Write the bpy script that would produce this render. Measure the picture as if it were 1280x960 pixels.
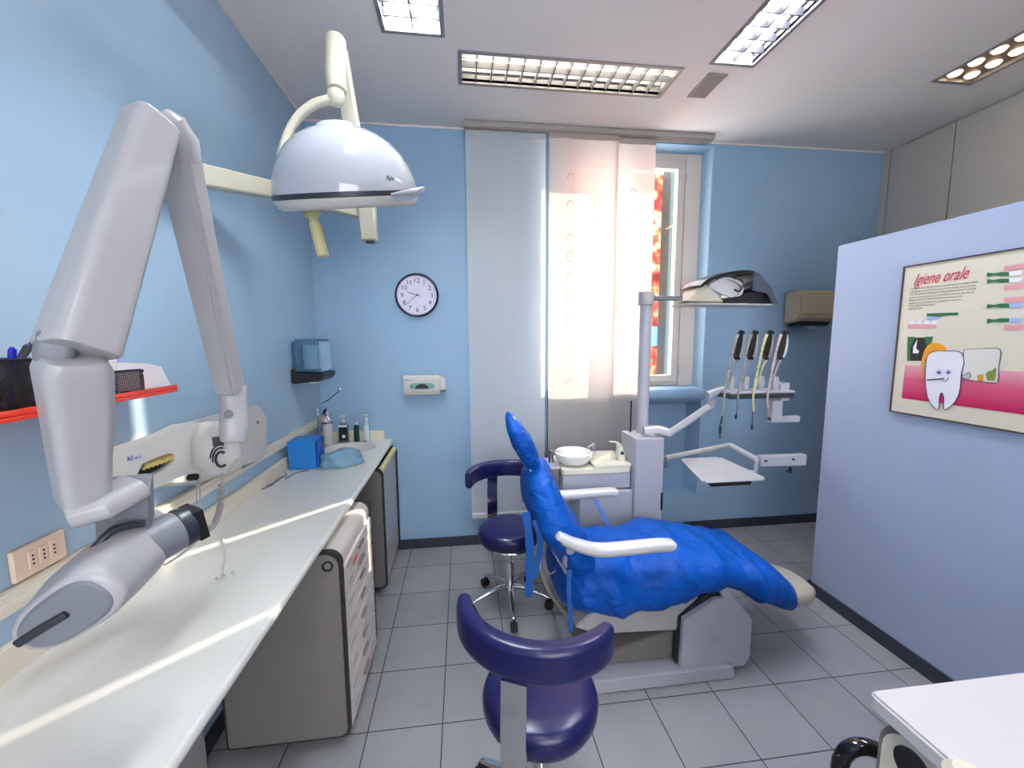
import bpy, bmesh, math, random
from mathutils import Vector, Matrix, noise
random.seed(7)
PI = math.pi
for o in list(bpy.data.objects): bpy.data.objects.remove(o)
S = bpy.context.scene
C = S.collection

# ------------------------------------------------------------------ camera
F, YAW, PITCH, ROLL = 506.74, 0.12148, -0.112495, -0.0057385
CAM = Vector((1.0183, 0.0, 1.6))
cy, sy, cp, sp = math.cos(YAW), math.sin(YAW), math.cos(PITCH), math.sin(PITCH)
fw = Vector((sy*cp, cy*cp, sp)); rt = Vector((cy, -sy, 0)); upv = rt.cross(fw)
r2 = math.cos(ROLL)*rt + math.sin(ROLL)*upv; u2 = -math.sin(ROLL)*rt + math.cos(ROLL)*upv
cd = bpy.data.cameras.new('camera'); cam = bpy.data.objects.new('camera', cd); C.objects.link(cam)
cd.sensor_width = 36; cd.lens = F*36/1280; cd.clip_start = 0.02
cam.matrix_world = Matrix(((r2.x, u2.x, -fw.x, CAM.x), (r2.y, u2.y, -fw.y, CAM.y), (r2.z, u2.z, -fw.z, CAM.z), (0, 0, 0, 1)))
S.camera = cam

# ------------------------------------------------------------------ light and exposure
S.view_settings.view_transform = 'Standard'; S.view_settings.look = 'None'
S.view_settings.gamma = 1; S.view_settings.exposure = 1.0
w = bpy.data.worlds.new('sky'); S.world = w; w.use_nodes = True
bg = w.node_tree.nodes['Background']; bg.inputs[0].default_value = (0.98, 0.97, 1.0, 1); bg.inputs[1].default_value = 4.4
SUN_DIR = Vector((-0.725, -0.689, 0)).normalized()*math.cos(math.radians(27)) + Vector((0, 0, -math.sin(math.radians(27))))
sl = bpy.data.lights.new('sun', 'SUN'); so = bpy.data.objects.new('sun', sl); C.objects.link(so)
sl.energy = 6.5; sl.color = (1.0, 0.83, 0.66); sl.angle = math.radians(0.6)
so.rotation_euler = SUN_DIR.to_track_quat('-Z', 'Y').to_euler(); so.location = (6, 9, 5)
LAMP_A, LAMP_B, LAMP_C, LAMP_D, LAMP_R = 15.0, 1.3, 11.0, 2.4, 6.0    # strengths of the ceiling fittings, R for the added unseen pair

# ------------------------------------------------------------------ measured room
D, H, XR = 3.03, 3.057, 4.40
PX, PY, PZ = 3.168, 2.149, 2.114
CZ = 0.865
def plane(px, py, ax, v):
    d = r2*((px-640)/F) + u2*(-(py-480)/F) + fw
    i = 'xyz'.index(ax); t = (v-CAM[i])/d[i]
    return CAM + d*t
def at(px, py, dep):
    return CAM + (r2*((px-640)/F) + u2*(-(py-480)/F) + fw)*dep

# ------------------------------------------------------------------ materials
def lin(h):
    h = h.lstrip('#'); v = [int(h[i:i+2], 16)/255 for i in (0, 2, 4)]
    return tuple(c/12.92 if c <= .04045 else ((c+.055)/1.055)**2.4 for c in v) + (1,)
MATS = {}
def mat(name, col, rough=.5, metal=0, emit=None, es=0, bump=0, bscale=60, var=0, trans=0, coat=0, alpha=1, ior=1.45, spec=.5):
    m = bpy.data.materials.new(name); m.use_nodes = True; nt = m.node_tree; b = nt.nodes['Principled BSDF']
    c = lin(col); b.inputs['Base Color'].default_value = c
    b.inputs['Roughness'].default_value = rough; b.inputs['Metallic'].default_value = metal
    b.inputs['Transmission Weight'].default_value = trans; b.inputs['Coat Weight'].default_value = coat
    b.inputs['Coat Roughness'].default_value = .08
    b.inputs['Alpha'].default_value = alpha; b.inputs['IOR'].default_value = ior
    b.inputs['Specular IOR Level'].default_value = spec
    if emit: b.inputs['Emission Color'].default_value = lin(emit); b.inputs['Emission Strength'].default_value = es
    tc = nt.nodes.new('ShaderNodeTexCoord'); n = nt.nodes.new('ShaderNodeTexNoise')
    n.inputs['Scale'].default_value = bscale; n.inputs['Detail'].default_value = 3
    nt.links.new(tc.outputs['Object'], n.inputs['Vector'])
    if var > 0:
        mx = nt.nodes.new('ShaderNodeMix'); mx.data_type = 'RGBA'
        mx.inputs[6].default_value = tuple(x*(1-var) for x in c[:3])+(1,); mx.inputs[7].default_value = tuple(min(1, x*(1+var)) for x in c[:3])+(1,)
        nt.links.new(n.outputs['Fac'], mx.inputs[0]); nt.links.new(mx.outputs[2], b.inputs['Base Color'])
    if bump > 0:
        bp = nt.nodes.new('ShaderNodeBump'); bp.inputs['Strength'].default_value = bump; bp.inputs['Distance'].default_value = .002
        nt.links.new(n.outputs['Fac'], bp.inputs['Height']); nt.links.new(bp.outputs['Normal'], b.inputs['Normal'])
    MATS[name] = m
    return m
M_wall = mat('sheen_lightened_blue_paint', '#9FBACF', .2, bump=.02, bscale=8, var=.03)  # same blue paint as the far wall, its bright sheen put into the colour
M_wall2 = mat('blue_wall_paint', '#8EAEC9', .5, bump=.05, bscale=8, var=.03)
M_part = mat('pale_blue_partition', '#A0AEC6', .5, var=.02, bscale=4)
M_reveal = mat('blue_reveal_paint', '#9CBCD4', .5, var=.02, bscale=5)
M_ceil = mat('ceiling_paint', '#E2DAD6', .6, bump=.05, bscale=20, var=.015)
M_panel = mat('closet_laminate', '#B9B4AC', .45, var=.02, bscale=5)
M_base = mat('dark_skirting', '#2C3340', .4, var=.1, bscale=9)
M_counter = mat('white_laminate', '#DADBD5', .22, var=.02, bscale=9)
M_tabletop = mat('white_tabletop', '#C6C2C4', .35, var=.01)
M_cream = mat('cream_plastic', '#D6CFBC', .35, var=.04, bscale=14)
M_greyside = mat('grey_cabinet_side', '#77726F', .4, var=.04, bscale=10)
M_edge = mat('dark_rubber_edge', '#2B2827', .5)
M_drawer = mat('warm_white_drawer', '#CFC8C2', .35, var=.02, bscale=12)
M_door = mat('grey_white_door', '#A9A7A6', .3, var=.02, bscale=12)
M_black = mat('black_plastic', '#121417', .35)
M_dark = mat('dark_grey_plastic', '#2A3038', .35)
M_white = mat('white_enamel', '#CECDCC', .25, var=.01, coat=.4)
M_lampw = mat('glossy_white_shell', '#ABAEB6', .1, coat=.6)
M_ivory = mat('ivory_enamel', '#BDB9A6', .35, var=.02, bscale=8)
M_xray = mat('grey_white_xray_plastic', '#A9A8AA', .32, var=.02, bscale=10, coat=.15)
M_xgrey = mat('grey_xray_plastic', '#74777F', .4, var=.03, bscale=10)
M_xwhite = mat('white_xray_plastic', '#C2C0BA', .35, var=.02, bscale=10)
M_unit = mat('unit_grey_white', '#ABADB5', .35, var=.02, bscale=8)
M_unitc = mat('unit_cream', '#DEDCC8', .3, var=.02, bscale=10)
M_navy = mat('navy_vinyl', '#131348', .28, bump=.15, bscale=160, var=.05)
M_chrome = mat('chrome', '#D8D8DA', .12, metal=1)
M_steel = mat('brushed_steel', '#AEB0B4', .25, metal=1, bump=.05, bscale=90)
M_rubber = mat('caster_rubber', '#0E0F11', .5)
M_greypl = mat('light_grey_plastic', '#A9A8A4', .4, var=.03)
M_beige = mat('beige_upholstery', '#A9A392', .5, bump=.2, bscale=90, var=.04)
M_red = mat('red_acrylic', '#E2331A', .15, coat=.5, var=.04, emit=None)
M_paper = mat('paper', '#E9E8EA', .7, var=.01)
M_sock = mat('ivory_socket', '#E6CDB2', .4, var=.02)
M_bluebox = mat('blue_card', '#1F7FD0', .5, var=.03, bscale=12)
M_skirt = M_base
M_alu = mat('anodised_aluminium', '#A8A29C', .4, metal=.3)
M_hose = mat('grey_hose', '#8E8C86', .45)
M_hosey = mat('yellow_hose', '#C9C58A', .4)
M_hosep = mat('pinkish_hose', '#B8A8A0', .4)
M_green = mat('green_liquid', '#0F3A2C', .2, coat=.3)
M_darkb = mat('dark_bottle', '#1C2A26', .2, coat=.3)
M_clearp = mat('clear_plastic', '#C9D6D6', .15, trans=.6, ior=1.3)
M_frame = mat('white_window_frame', '#D6CCC2', .35, var=.02)
M_bezel = mat('clock_bezel', '#15172E', .3)
M_dial = mat('clock_dial', '#D9D6EA', .5)
M_brown = mat('dryer_beige', '#B5A88E', .4, var=.03)
M_poster = mat('poster_paper', '#D8D3BE', .18, var=.01, coat=.5)
M_yellowtrim = mat('yellow_handle_strip', '#CFCB92', .4)
def flat(name, col, rough=.4): return mat(name, col, rough)

def floor_material():
    m = bpy.data.materials.new('grey_floor_tiles'); m.use_nodes = True; nt = m.node_tree; b = nt.nodes['Principled BSDF']
    tc = nt.nodes.new('ShaderNodeTexCoord'); mp = nt.nodes.new('ShaderNodeMapping')
    mp.inputs['Location'].default_value = (-TX0, -TY0, 0)
    br = nt.nodes.new('ShaderNodeTexBrick'); br.offset = 0; br.squash = 1
    br.inputs['Scale'].default_value = 1; br.inputs['Brick Width'].default_value = TS; br.inputs['Row Height'].default_value = TSY
    br.inputs['Mortar Size'].default_value = .0028; br.inputs['Mortar Smooth'].default_value = .2
    br.inputs['Color1'].default_value = lin('#98999C'); br.inputs['Color2'].default_value = lin('#909194'); br.inputs['Mortar'].default_value = lin('#3A3A3C')
    nz = nt.nodes.new('ShaderNodeTexNoise'); nz.inputs['Scale'].default_value = 5; nz.inputs['Detail'].default_value = 5
    mx = nt.nodes.new('ShaderNodeMix'); mx.data_type = 'RGBA'; mx.blend_type = 'MULTIPLY'; mx.inputs[0].default_value = .25
    nt.links.new(tc.outputs['Object'], mp.inputs[0]); nt.links.new(mp.outputs[0], br.inputs['Vector'])
    nt.links.new(tc.outputs['Object'], nz.inputs['Vector'])
    nt.links.new(br.outputs['Color'], mx.inputs[6]); nt.links.new(nz.outputs['Fac'], mx.inputs[7])
    nt.links.new(mx.outputs[2], b.inputs['Base Color']); b.inputs['Roughness'].default_value = .38
    bp = nt.nodes.new('ShaderNodeBump'); bp.inputs['Strength'].default_value = .4; bp.inputs['Distance'].default_value = .002; bp.invert = True
    nt.links.new(br.outputs['Fac'], bp.inputs['Height']); nt.links.new(bp.outputs['Normal'], b.inputs['Normal'])
    return m
TX0, TY0, TS, TSY = .6045, 1.5508, .303, .303

def curtain_material(name, col, tint, dens):
    m = bpy.data.materials.new(name); m.use_nodes = True; nt = m.node_tree
    for n in list(nt.nodes): nt.nodes.remove(n)
    out = nt.nodes.new('ShaderNodeOutputMaterial'); df = nt.nodes.new('ShaderNodeBsdfDiffuse'); tr = nt.nodes.new('ShaderNodeBsdfTranslucent')
    tp = nt.nodes.new('ShaderNodeBsdfTransparent'); m1 = nt.nodes.new('ShaderNodeMixShader'); m2 = nt.nodes.new('ShaderNodeMixShader')
    df.inputs[0].default_value = lin(col); tr.inputs[0].default_value = lin(tint)
    tc = nt.nodes.new('ShaderNodeTexCoord'); wv = nt.nodes.new('ShaderNodeTexNoise'); wv.inputs['Scale'].default_value = 220
    cr = nt.nodes.new('ShaderNodeMapRange'); cr.inputs[3].default_value = dens-.03; cr.inputs[4].default_value = dens+.03
    nt.links.new(tc.outputs['Object'], wv.inputs['Vector']); nt.links.new(wv.outputs['Fac'], cr.inputs[0])
    m1.inputs[0].default_value = .5
    nt.links.new(df.outputs[0], m1.inputs[1]); nt.links.new(tr.outputs[0], m1.inputs[2])
    nt.links.new(cr.outputs[0], m2.inputs[0]); nt.links.new(tp.outputs[0], m2.inputs[1]); nt.links.new(m1.outputs[0], m2.inputs[2])
    nt.links.new(m2.outputs[0], out.inputs[0])
    return m
M_curt1 = curtain_material('dense_sheer_cloth', '#ECEEEE', '#E8ECEF', .985)
M_curt2 = curtain_material('light_sheer_cloth', '#D4D0CC', '#D6C2B6', .97)

def cloth_cover_material():
    m = bpy.data.materials.new('blue_plastic_drape'); m.use_nodes = True; nt = m.node_tree; b = nt.nodes['Principled BSDF']
    b.inputs['Roughness'].default_value = .42; b.inputs['Base Color'].default_value = lin('#044CA6')
    b.inputs['Specular IOR Level'].default_value = .16
    tc = nt.nodes.new('ShaderNodeTexCoord'); n = nt.nodes.new('ShaderNodeTexNoise'); n.inputs['Scale'].default_value = 9; n.inputs['Detail'].default_value = 6; n.inputs['Distortion'].default_value = 1.2
    mp = nt.nodes.new('ShaderNodeMapping'); mp.inputs['Scale'].default_value = (1, .6, 1.5)
    bp = nt.nodes.new('ShaderNodeBump'); bp.inputs['Strength'].default_value = .75; bp.inputs['Distance'].default_value = .022
    nt.links.new(tc.outputs['Object'], mp.inputs[0]); nt.links.new(mp.outputs[0], n.inputs['Vector'])
    nt.links.new(n.outputs['Fac'], bp.inputs['Height']); nt.links.new(bp.outputs['Normal'], b.inputs['Normal'])
    return m
M_drape = cloth_cover_material()
M_strap = mat('blue_plastic_tie', '#0C56A4', .35, var=.04, alpha=1)

# ------------------------------------------------------------------ geometry helpers
def BM(): return bmesh.new()
def origin_of(o):
    v = Vector((0, 0, 0))
    while o: v += o.location; o = o.parent
    return v
def mk(name, bm, m, parent=None, label=None, smooth=True, ang=35):
    if parent: bmesh.ops.translate(bm, verts=bm.verts, vec=-origin_of(parent))
    bmesh.ops.recalc_face_normals(bm, faces=bm.faces)
    me = bpy.data.meshes.new(name); bm.to_mesh(me); bm.free()
    if smooth:
        for p in me.polygons: p.use_smooth = True
        me.set_sharp_from_angle(angle=math.radians(ang))
    me.materials.append(m)
    o = bpy.data.objects.new(name, me); C.objects.link(o)
    if smooth and ang < 100:
        wn = o.modifiers.new('wn', 'WEIGHTED_NORMAL'); wn.keep_sharp = True
    if parent: o.parent = parent
    if label: o['label'] = label
    return o
def thing(name, label, cat, loc=(0, 0, 0), rz=0, group=None):
    o = bpy.data.objects.new(name, None); C.objects.link(o); o.location = loc; o.rotation_euler = (0, 0, rz); o.empty_display_size = .05
    o['label'] = label; o['category'] = cat
    if group: o['group'] = group
    return o
def tag(o, label, cat, group=None):
    o['label'] = label; o['category'] = cat
    if group: o['group'] = group
    return o
def struct(name, bm, m, parent=None, **k):
    o = mk(name, bm, m, parent, **k)
    if not parent: o['kind'] = 'structure'
    return o
def box(bm, x0, x1, y0, y1, z0, z1, bev=0, seg=2, M=None):
    r = bmesh.ops.create_cube(bm, size=1)
    vs = r['verts']
    bmesh.ops.scale(bm, vec=(abs(x1-x0), abs(y1-y0), abs(z1-z0)), verts=vs)
    if bev > 0:
        es = list({e for v in vs for e in v.link_edges})
        rb = bmesh.ops.bevel(bm, geom=es, offset=bev, segments=seg, affect='EDGES', profile=.5)
        vs = list({v for f in rb['faces'] for v in f.verts} | {v for v in vs if v.is_valid})
    bmesh.ops.translate(bm, verts=vs, vec=((x0+x1)/2, (y0+y1)/2, (z0+z1)/2))
    if M: bmesh.ops.transform(bm, matrix=M, verts=vs)
    return vs
def frame_axes(d, up=None):
    d = Vector(d).normalized(); up = Vector(up) if up else Vector((0, 0, 1))
    if abs(d.dot(up.normalized())) > .98: up = Vector((0, 1, 0)) if abs(d.y) < .9 else Vector((1, 0, 0))
    a = up.cross(d).normalized(); b = d.cross(a).normalized()
    return a, b       # a sideways, b "up"
def rings(bm, rs, cap=True):
    vr = [[bm.verts.new(p) for p in r] for r in rs]
    n = len(rs[0])
    for i in range(len(vr)-1):
        for j in range(n):
            bm.faces.new((vr[i][j], vr[i][(j+1) % n], vr[i+1][(j+1) % n], vr[i+1][j]))
    if cap: bm.faces.new(vr[0][::-1]); bm.faces.new(vr[-1])
    return vr
def sellipse(w, h, n, seg=24):
    if n >= 4:        # rounded rectangle
        r = min(w, h)*(.8 if n < 4.6 else .5 if n < 5.5 else .32 if n < 7 else .2); out = []
        k = max(3, seg//8)
        for sx, sz, a0 in ((1, 1, 0), (-1, 1, 90), (-1, -1, 180), (1, -1, 270)):
            for i in range(k+1):
                a = math.radians(a0+90*i/k); out.append((sx*(w-r)+r*math.cos(a), sz*(h-r)+r*math.sin(a)))
        return out
    out = []
    for i in range(seg):
        t = 2*PI*i/seg; c, s = math.cos(t), math.sin(t)
        out.append((w*math.copysign(abs(c)**(2/n), c), h*math.copysign(abs(s)**(2/n), s)))
    return out
def bar(bm, pts, sizes, up=None, n=5, seg=24, cap_r=0):
    """loft a rounded section (half width, half height) through points"""
    pts = [Vector(p) for p in pts]
    if cap_r > 0:
        mid_p, mid_s = [], []
        for p_, s_ in zip(pts[1:-1], sizes[1:-1]):
            if (p_-pts[0]).length > cap_r*1.3 and (p_-pts[-1]).length > cap_r*1.3: mid_p.append(p_); mid_s.append(s_)
        d0 = (pts[1]-pts[0]).normalized(); d1 = (pts[-1]-pts[-2]).normalized()
        s0, s1 = sizes[0], sizes[-1]
        pts = [pts[0], pts[0]+d0*cap_r*.3, pts[0]+d0*cap_r] + mid_p + [pts[-1]-d1*cap_r, pts[-1]-d1*cap_r*.3, pts[-1]]
        k = lambda s, q: (max(s[0]-q, s[0]*.3), max(s[1]-q, s[1]*.3))
        sizes = [k(s0, cap_r), k(s0, cap_r*.3), s0] + mid_s + [s1, k(s1, cap_r*.3), k(s1, cap_r)]
    rs = []
    for i, p in enumerate(pts):
        if i == 0: d = pts[1]-p
        elif i == len(pts)-1: d = p-pts[i-1]
        else: d = (pts[i+1]-p).normalized()+(p-pts[i-1]).normalized()
        a, b = frame_axes(d, up)
        rs.append([p+a*x+b*y for x, y in sellipse(sizes[i][0], sizes[i][1], n, seg)])
    return rings(bm, rs)
def catmull(pts, k=8):
    pts = [Vector(p) for p in pts]; out = []
    for i in range(len(pts)-1):
        p0 = pts[max(i-1, 0)]; p1 = pts[i]; p2 = pts[i+1]; p3 = pts[min(i+2, len(pts)-1)]
        for j in range(k):
            t = j/k
            out.append(.5*((2*p1)+(p2-p0)*t+(2*p0-5*p1+4*p2-p3)*t*t+(3*p1-p0-3*p2+p3)*t**3))
    out.append(pts[-1]); return out
def tube(bm, pts, r, seg=10, smooth=True, k=8):
    q = catmull(pts, k) if smooth and len(pts) > 2 else [Vector(p) for p in pts]
    bar(bm, q, [(r, r)]*len(q), n=2, seg=seg)
def cyl(bm, p0, p1, r0, r1=None, seg=32, bev=0):
    r1 = r0 if r1 is None else r1
    p0, p1 = Vector(p0), Vector(p1); d = (p1-p0).normalized(); a, b = frame_axes(d)
    prof = [(0, r0), (1, r1)]
    L = (p1-p0).length
    if bev: prof = [(0, r0-bev), (bev*.3/L, r0-bev*.3), (bev/L, r0), (1-bev/L, r1), (1-bev*.3/L, r1-bev*.3), (1, r1-bev)]
    rings(bm, [[p0+d*L*t+(a*math.cos(2*PI*i/seg)+b*math.sin(2*PI*i/seg))*r for i in range(seg)] for t, r in prof])
def lathe(bm, prof, org=(0, 0, 0), axis=(0, 0, 1), seg=40, sx=1, sy=1, up=None, cap=False):
    """prof = [(r, h)]"""
    org = Vector(org); d = Vector(axis).normalized(); a, b = frame_axes(d, up)
    rings(bm, [[org+d*h+(a*math.cos(2*PI*i/seg)*sx+b*math.sin(2*PI*i/seg)*sy)*max(r, 1e-4) for i in range(seg)] for r, h in prof], cap=cap)
def prism(bm, poly, v0, v1, ax='y', bev=0):
    """poly in the two other axes; extruded along ax from v0 to v1"""
    def P(a, b, v): return {'y': (a, v, b), 'x': (v, a, b), 'z': (a, b, v)}[ax]
    A = [bm.verts.new(P(a, b, v0)) for a, b in poly]; B = [bm.verts.new(P(a, b, v1)) for a, b in poly]
    n = len(poly); fs = [bm.faces.new(A), bm.faces.new(B[::-1])]
    for i in range(n): fs.append(bm.faces.new((A[i], B[i], B[(i+1) % n], A[(i+1) % n])))
    if bev:
        es = list({e for f in fs for e in f.edges})
        bmesh.ops.bevel(bm, geom=es, offset=bev, segments=2, affect='EDGES')
def poly3(bm, pts, n, t):
    """flat polygon given in 3D, thickened by t along n"""
    n = Vector(n).normalized(); A = [bm.verts.new(Vector(p)) for p in pts]; B = [bm.verts.new(Vector(p)+n*t) for p in pts]
    k = len(pts); bm.faces.new(A[::-1]); bm.faces.new(B)
    for i in range(k): bm.faces.new((A[i], A[(i+1) % k], B[(i+1) % k], B[i]))
def rrect(cx, cz, w, h, r, seg=6):
    out = []
    for (sx, sz, a0) in ((1, 1, 0), (-1, 1, 90), (-1, -1, 180), (1, -1, 270)):
        for i in range(seg+1):
            a = math.radians(a0+90*i/seg); out.append((cx+sx*(w/2-r)+r*math.cos(a), cz+sz*(h/2-r)+r*math.sin(a)))
    return out
def text_bm(bm, s, org, xdir, ydir, size, depth=.0008, shear=0, align='LEFT'):
    cu = bpy.data.curves.new('t', 'FONT'); cu.body = s; cu.size = size; cu.extrude = depth/2; cu.shear = shear; cu.align_x = align; cu.align_y = 'CENTER'; cu.resolution_u = 3
    to = bpy.data.objects.new('t', cu); C.objects.link(to); dg = bpy.context.evaluated_depsgraph_get()
    me = bpy.data.meshes.new_from_object(to.evaluated_get(dg))
    x = Vector(xdir).normalized(); y = Vector(ydir).normalized(); z = x.cross(y)
    M = Matrix(((x.x, y.x, z.x, org[0]), (x.y, y.y, z.y, org[1]), (x.z, y.z, z.z, org[2]), (0, 0, 0, 1)))
    me.transform(M); bm.from_mesh(me)
    bpy.data.objects.remove(to); bpy.data.curves.remove(cu); bpy.data.meshes.remove(me)
def copy_tree(o, parent=None):
    c = o.copy(); C.objects.link(c); c.parent = parent
    for ch in [x for x in o.children]: copy_tree(ch, c)
    return c

# ================================================================== ROOM SHELL
YB = -2.4
WX0, WX1, WZ1 = 1.66, 2.937, 3.03      # window recess
bm = BM(); box(bm, -.15, XR+.15, YB-.15, D+.5, -.1, 0); struct('floor', bm, floor_material(), smooth=False)
# ceiling with openings left for the fittings: built as strips between them
HOLES = [(.68, .95, .95, 2.155), (1.04, 2.236, 2.265, 2.515), (2.375, 2.605, .95, 2.19), (3.74, 3.98, .95, 2.19),
         (.68, .95, -1.7, -.5), (2.375, 2.605, -1.7, -.5)]
bm = BM()
xs = sorted({-.15, XR+.15} | {h[0] for h in HOLES} | {h[1] for h in HOLES}); ys = sorted({YB-.15, D+.5} | {h[2] for h in HOLES} | {h[3] for h in HOLES})
for i in range(len(xs)-1):
    for j in range(len(ys)-1):
        mx_, my_ = (xs[i]+xs[i+1])/2, (ys[j]+ys[j+1])/2
        if any(a < mx_ < b and c < my_ < d for a, b, c, d in HOLES): continue
        for z, s in ((H, 1), (H+.03, -1)):
            q = [bm.verts.new((x, y, z)) for x, y in ((xs[i], ys[j]), (xs[i+1], ys[j]), (xs[i+1], ys[j+1]), (xs[i], ys[j+1]))]
            bm.faces.new(q)
box(bm, -.15, XR+.15, YB-.15, D+.5, H+.2, H+.25)
bmesh.ops.remove_doubles(bm, verts=bm.verts, dist=.0001)
struct('ceiling', bm, M_ceil, smooth=False)
bm = BM(); box(bm, -.15, 0, YB, D, 0, H); struct('wall_left', bm, M_wall, smooth=False)
# far wall: left pier, right pier, lintel, niche floor, thin niche back, block under the sill
bm = BM()
box(bm, -.15, WX0, D, D+.35, 0, H); box(bm, WX1, XR+.15, D, D+.35, 0, H); box(bm, WX0, WX1, D, D+.35, WZ1, H+.03)
box(bm, WX0, WX1, D, D+.35, 0, .30)
box(bm, WX0, WX1, D+.22, D+.35, .30, 1.14)
struct('wall_far', bm, M_wall2, smooth=False)
bm = BM()
box(bm, WX0, WX0+.008, D+.002, D+.15, 1.2, WZ1); box(bm, WX1-.008, WX1, D+.002, D+.22, .3, WZ1)
struct('trim_1', bm, M_reveal, smooth=False)
bm = BM(); prism(bm, [(D-.05, 1.115), (D-.06, 1.14), (D-.045, 1.185), (D-.02, 1.2), (D+.22, 1.2), (D+.22, 1.05), (D+.02, 1.07)], WX0, WX1-.009, 'x', .008)
struct('trim_2', bm, M_wall2)
bm = BM(); box(bm, XR, XR+.15, YB, D, 0, H)
struct('wall_right', bm, M_panel, smooth=False)
bm = BM()
for y0, y1 in ((2.975, 3.028), (2.55, 2.967), (1.75, 2.542), (.95, 1.742), (.1, .942)):
    box(bm, XR-.02, XR-.001, y0, y1, .09, H-.012, .003)
pan = mk('closet_panel', bm, M_panel); pan['kind'] = 'structure'; pan.name = 'trim_3'
bm = BM(); box(bm, -.15, .55, YB-.15, YB, 0, H); box(bm, 2.8, XR+.15, YB-.15, YB, 0, H); box(bm, .55, 2.8, YB-.15, YB, 0, .85); box(bm, .55, 2.8, YB-.15, YB, 2.75, H); struct('wall_back', bm, M_wall2, smooth=False)
bm = BM()
for x in (.55, 1.64, 2.74): box(bm, x, x+.06, YB-.1, YB-.05, .85, 2.75, .004)
box(bm, .61, 2.74, YB-.1, YB-.05, .85, .91, .004); box(bm, .61, 2.74, YB-.1, YB-.05, 2.69, 2.75, .004); struct('added_back_window', bm, mat('added_window_frame', '#D8D4CC', .4))  # unseen window and its wall opening, added to bring in more daylight
bm = BM(); box(bm, PX, PX+.1, YB, PY, 0, PZ, .003); struct('wall_partition', bm, M_part)
# skirtings
bm = BM(); box(bm, .5, XR-.02, D-.014, D-.001, 0, .075, .003); struct('baseboard_far', bm, M_base)
bm = BM(); box(bm, PX-.014, PX-.001, YB, PY, 0, .075, .003); box(bm, PX-.014, PX+.114, PY+.001, PY+.014, 0, .075, .003); struct('baseboard_partition', bm, M_base)
bm = BM(); box(bm, .001, .014, YB, D-.02, 0, .075, .003); struct('baseboard_left', bm, M_base)
bm = BM(); box(bm, 0.001, XR-.001, D-.012, D-.001, H-.012, H-.001); box(bm, .001, .012, YB, D-.013, H-.012, H-.001); struct('trim_4', bm, M_ceil, smooth=False)

# ------------------------------------------------------------------ window
def clear_glass():
    m = bpy.data.materials.new('window_glass'); m.use_nodes = True; nt = m.node_tree
    for n in list(nt.nodes): nt.nodes.remove(n)
    out = nt.nodes.new('ShaderNodeOutputMaterial'); t = nt.nodes.new('ShaderNodeBsdfTransparent'); g = nt.nodes.new('ShaderNodeBsdfGlossy'); x = nt.nodes.new('ShaderNodeMixShader')
    t.inputs[0].default_value = (.93, .95, .95, 1); g.inputs['Roughness'].default_value = .02
    x.inputs[0].default_value = .07; nt.links.new(t.outputs[0], x.inputs[1]); nt.links.new(g.outputs[0], x.inputs[2]); nt.links.new(x.outputs[0], out.inputs[0])
    return m
M_glass = clear_glass()
win = bpy.data.objects.new('window_1', None); C.objects.link(win); win.location = (2.26, D+.15, 1.2); win['kind'] = 'structure'
YW = D+.15
def frame_ring(bm, x0, x1, z0, z1, t, y0, y1, bev=.006):
    box(bm, x0, x0+t, y0, y1, z0, z1, bev); box(bm, x1-t, x1, y0, y1, z0, z1, bev)
    box(bm, x0+t-.005, x1-t+.005, y0, y1, z1-t, z1, bev); box(bm, x0+t-.005, x1-t+.005, y0, y1, z0, z0+t, bev)
bm = BM(); box(bm, WX0, 1.72, YW, YW+.06, 1.2, WZ1, .003); box(bm, 2.80, WX1-.008, YW-.005, YW+.06, 1.2, WZ1, .003); box(bm, 1.72, 2.8, YW, YW+.06, 2.985, WZ1, .003)
frame_ring(bm, 1.71, 2.815, 1.202, 2.995, .035, YW+.005, YW+.07)
mk('window_frame', bm, M_frame, win)
for k, (a, b) in enumerate(((1.745, 2.32), (2.31, 2.785))):
    bm = BM(); frame_ring(bm, a, b, 1.235, 2.965, .07 if k == 0 else .055, YW-.015, YW+.045, .008)
    sash = mk('sash', bm, M_frame, win)
    bm = BM(); box(bm, a+.05, b-.05, YW+.012, YW+.018, 1.30, 2.89)
    g = mk('glass_pane', bm, M_glass, sash, smooth=False)
for z in (1.33, 1.98, 2.85):
    bm = BM(); cyl(bm, (2.80, YW-.02, z-.03), (2.80, YW-.02, z+.03), .008, seg=12, bev=.002); mk('hinge', bm, M_white, win)
bm = BM(); box(bm, 2.30, 2.325, YW-.04, YW-.014, 1.95, 1.99, .004); box(bm, 2.303, 2.322, YW-.055, YW-.035, 1.86, 1.985, .005); mk('window_handle', bm, M_white, win)
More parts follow.
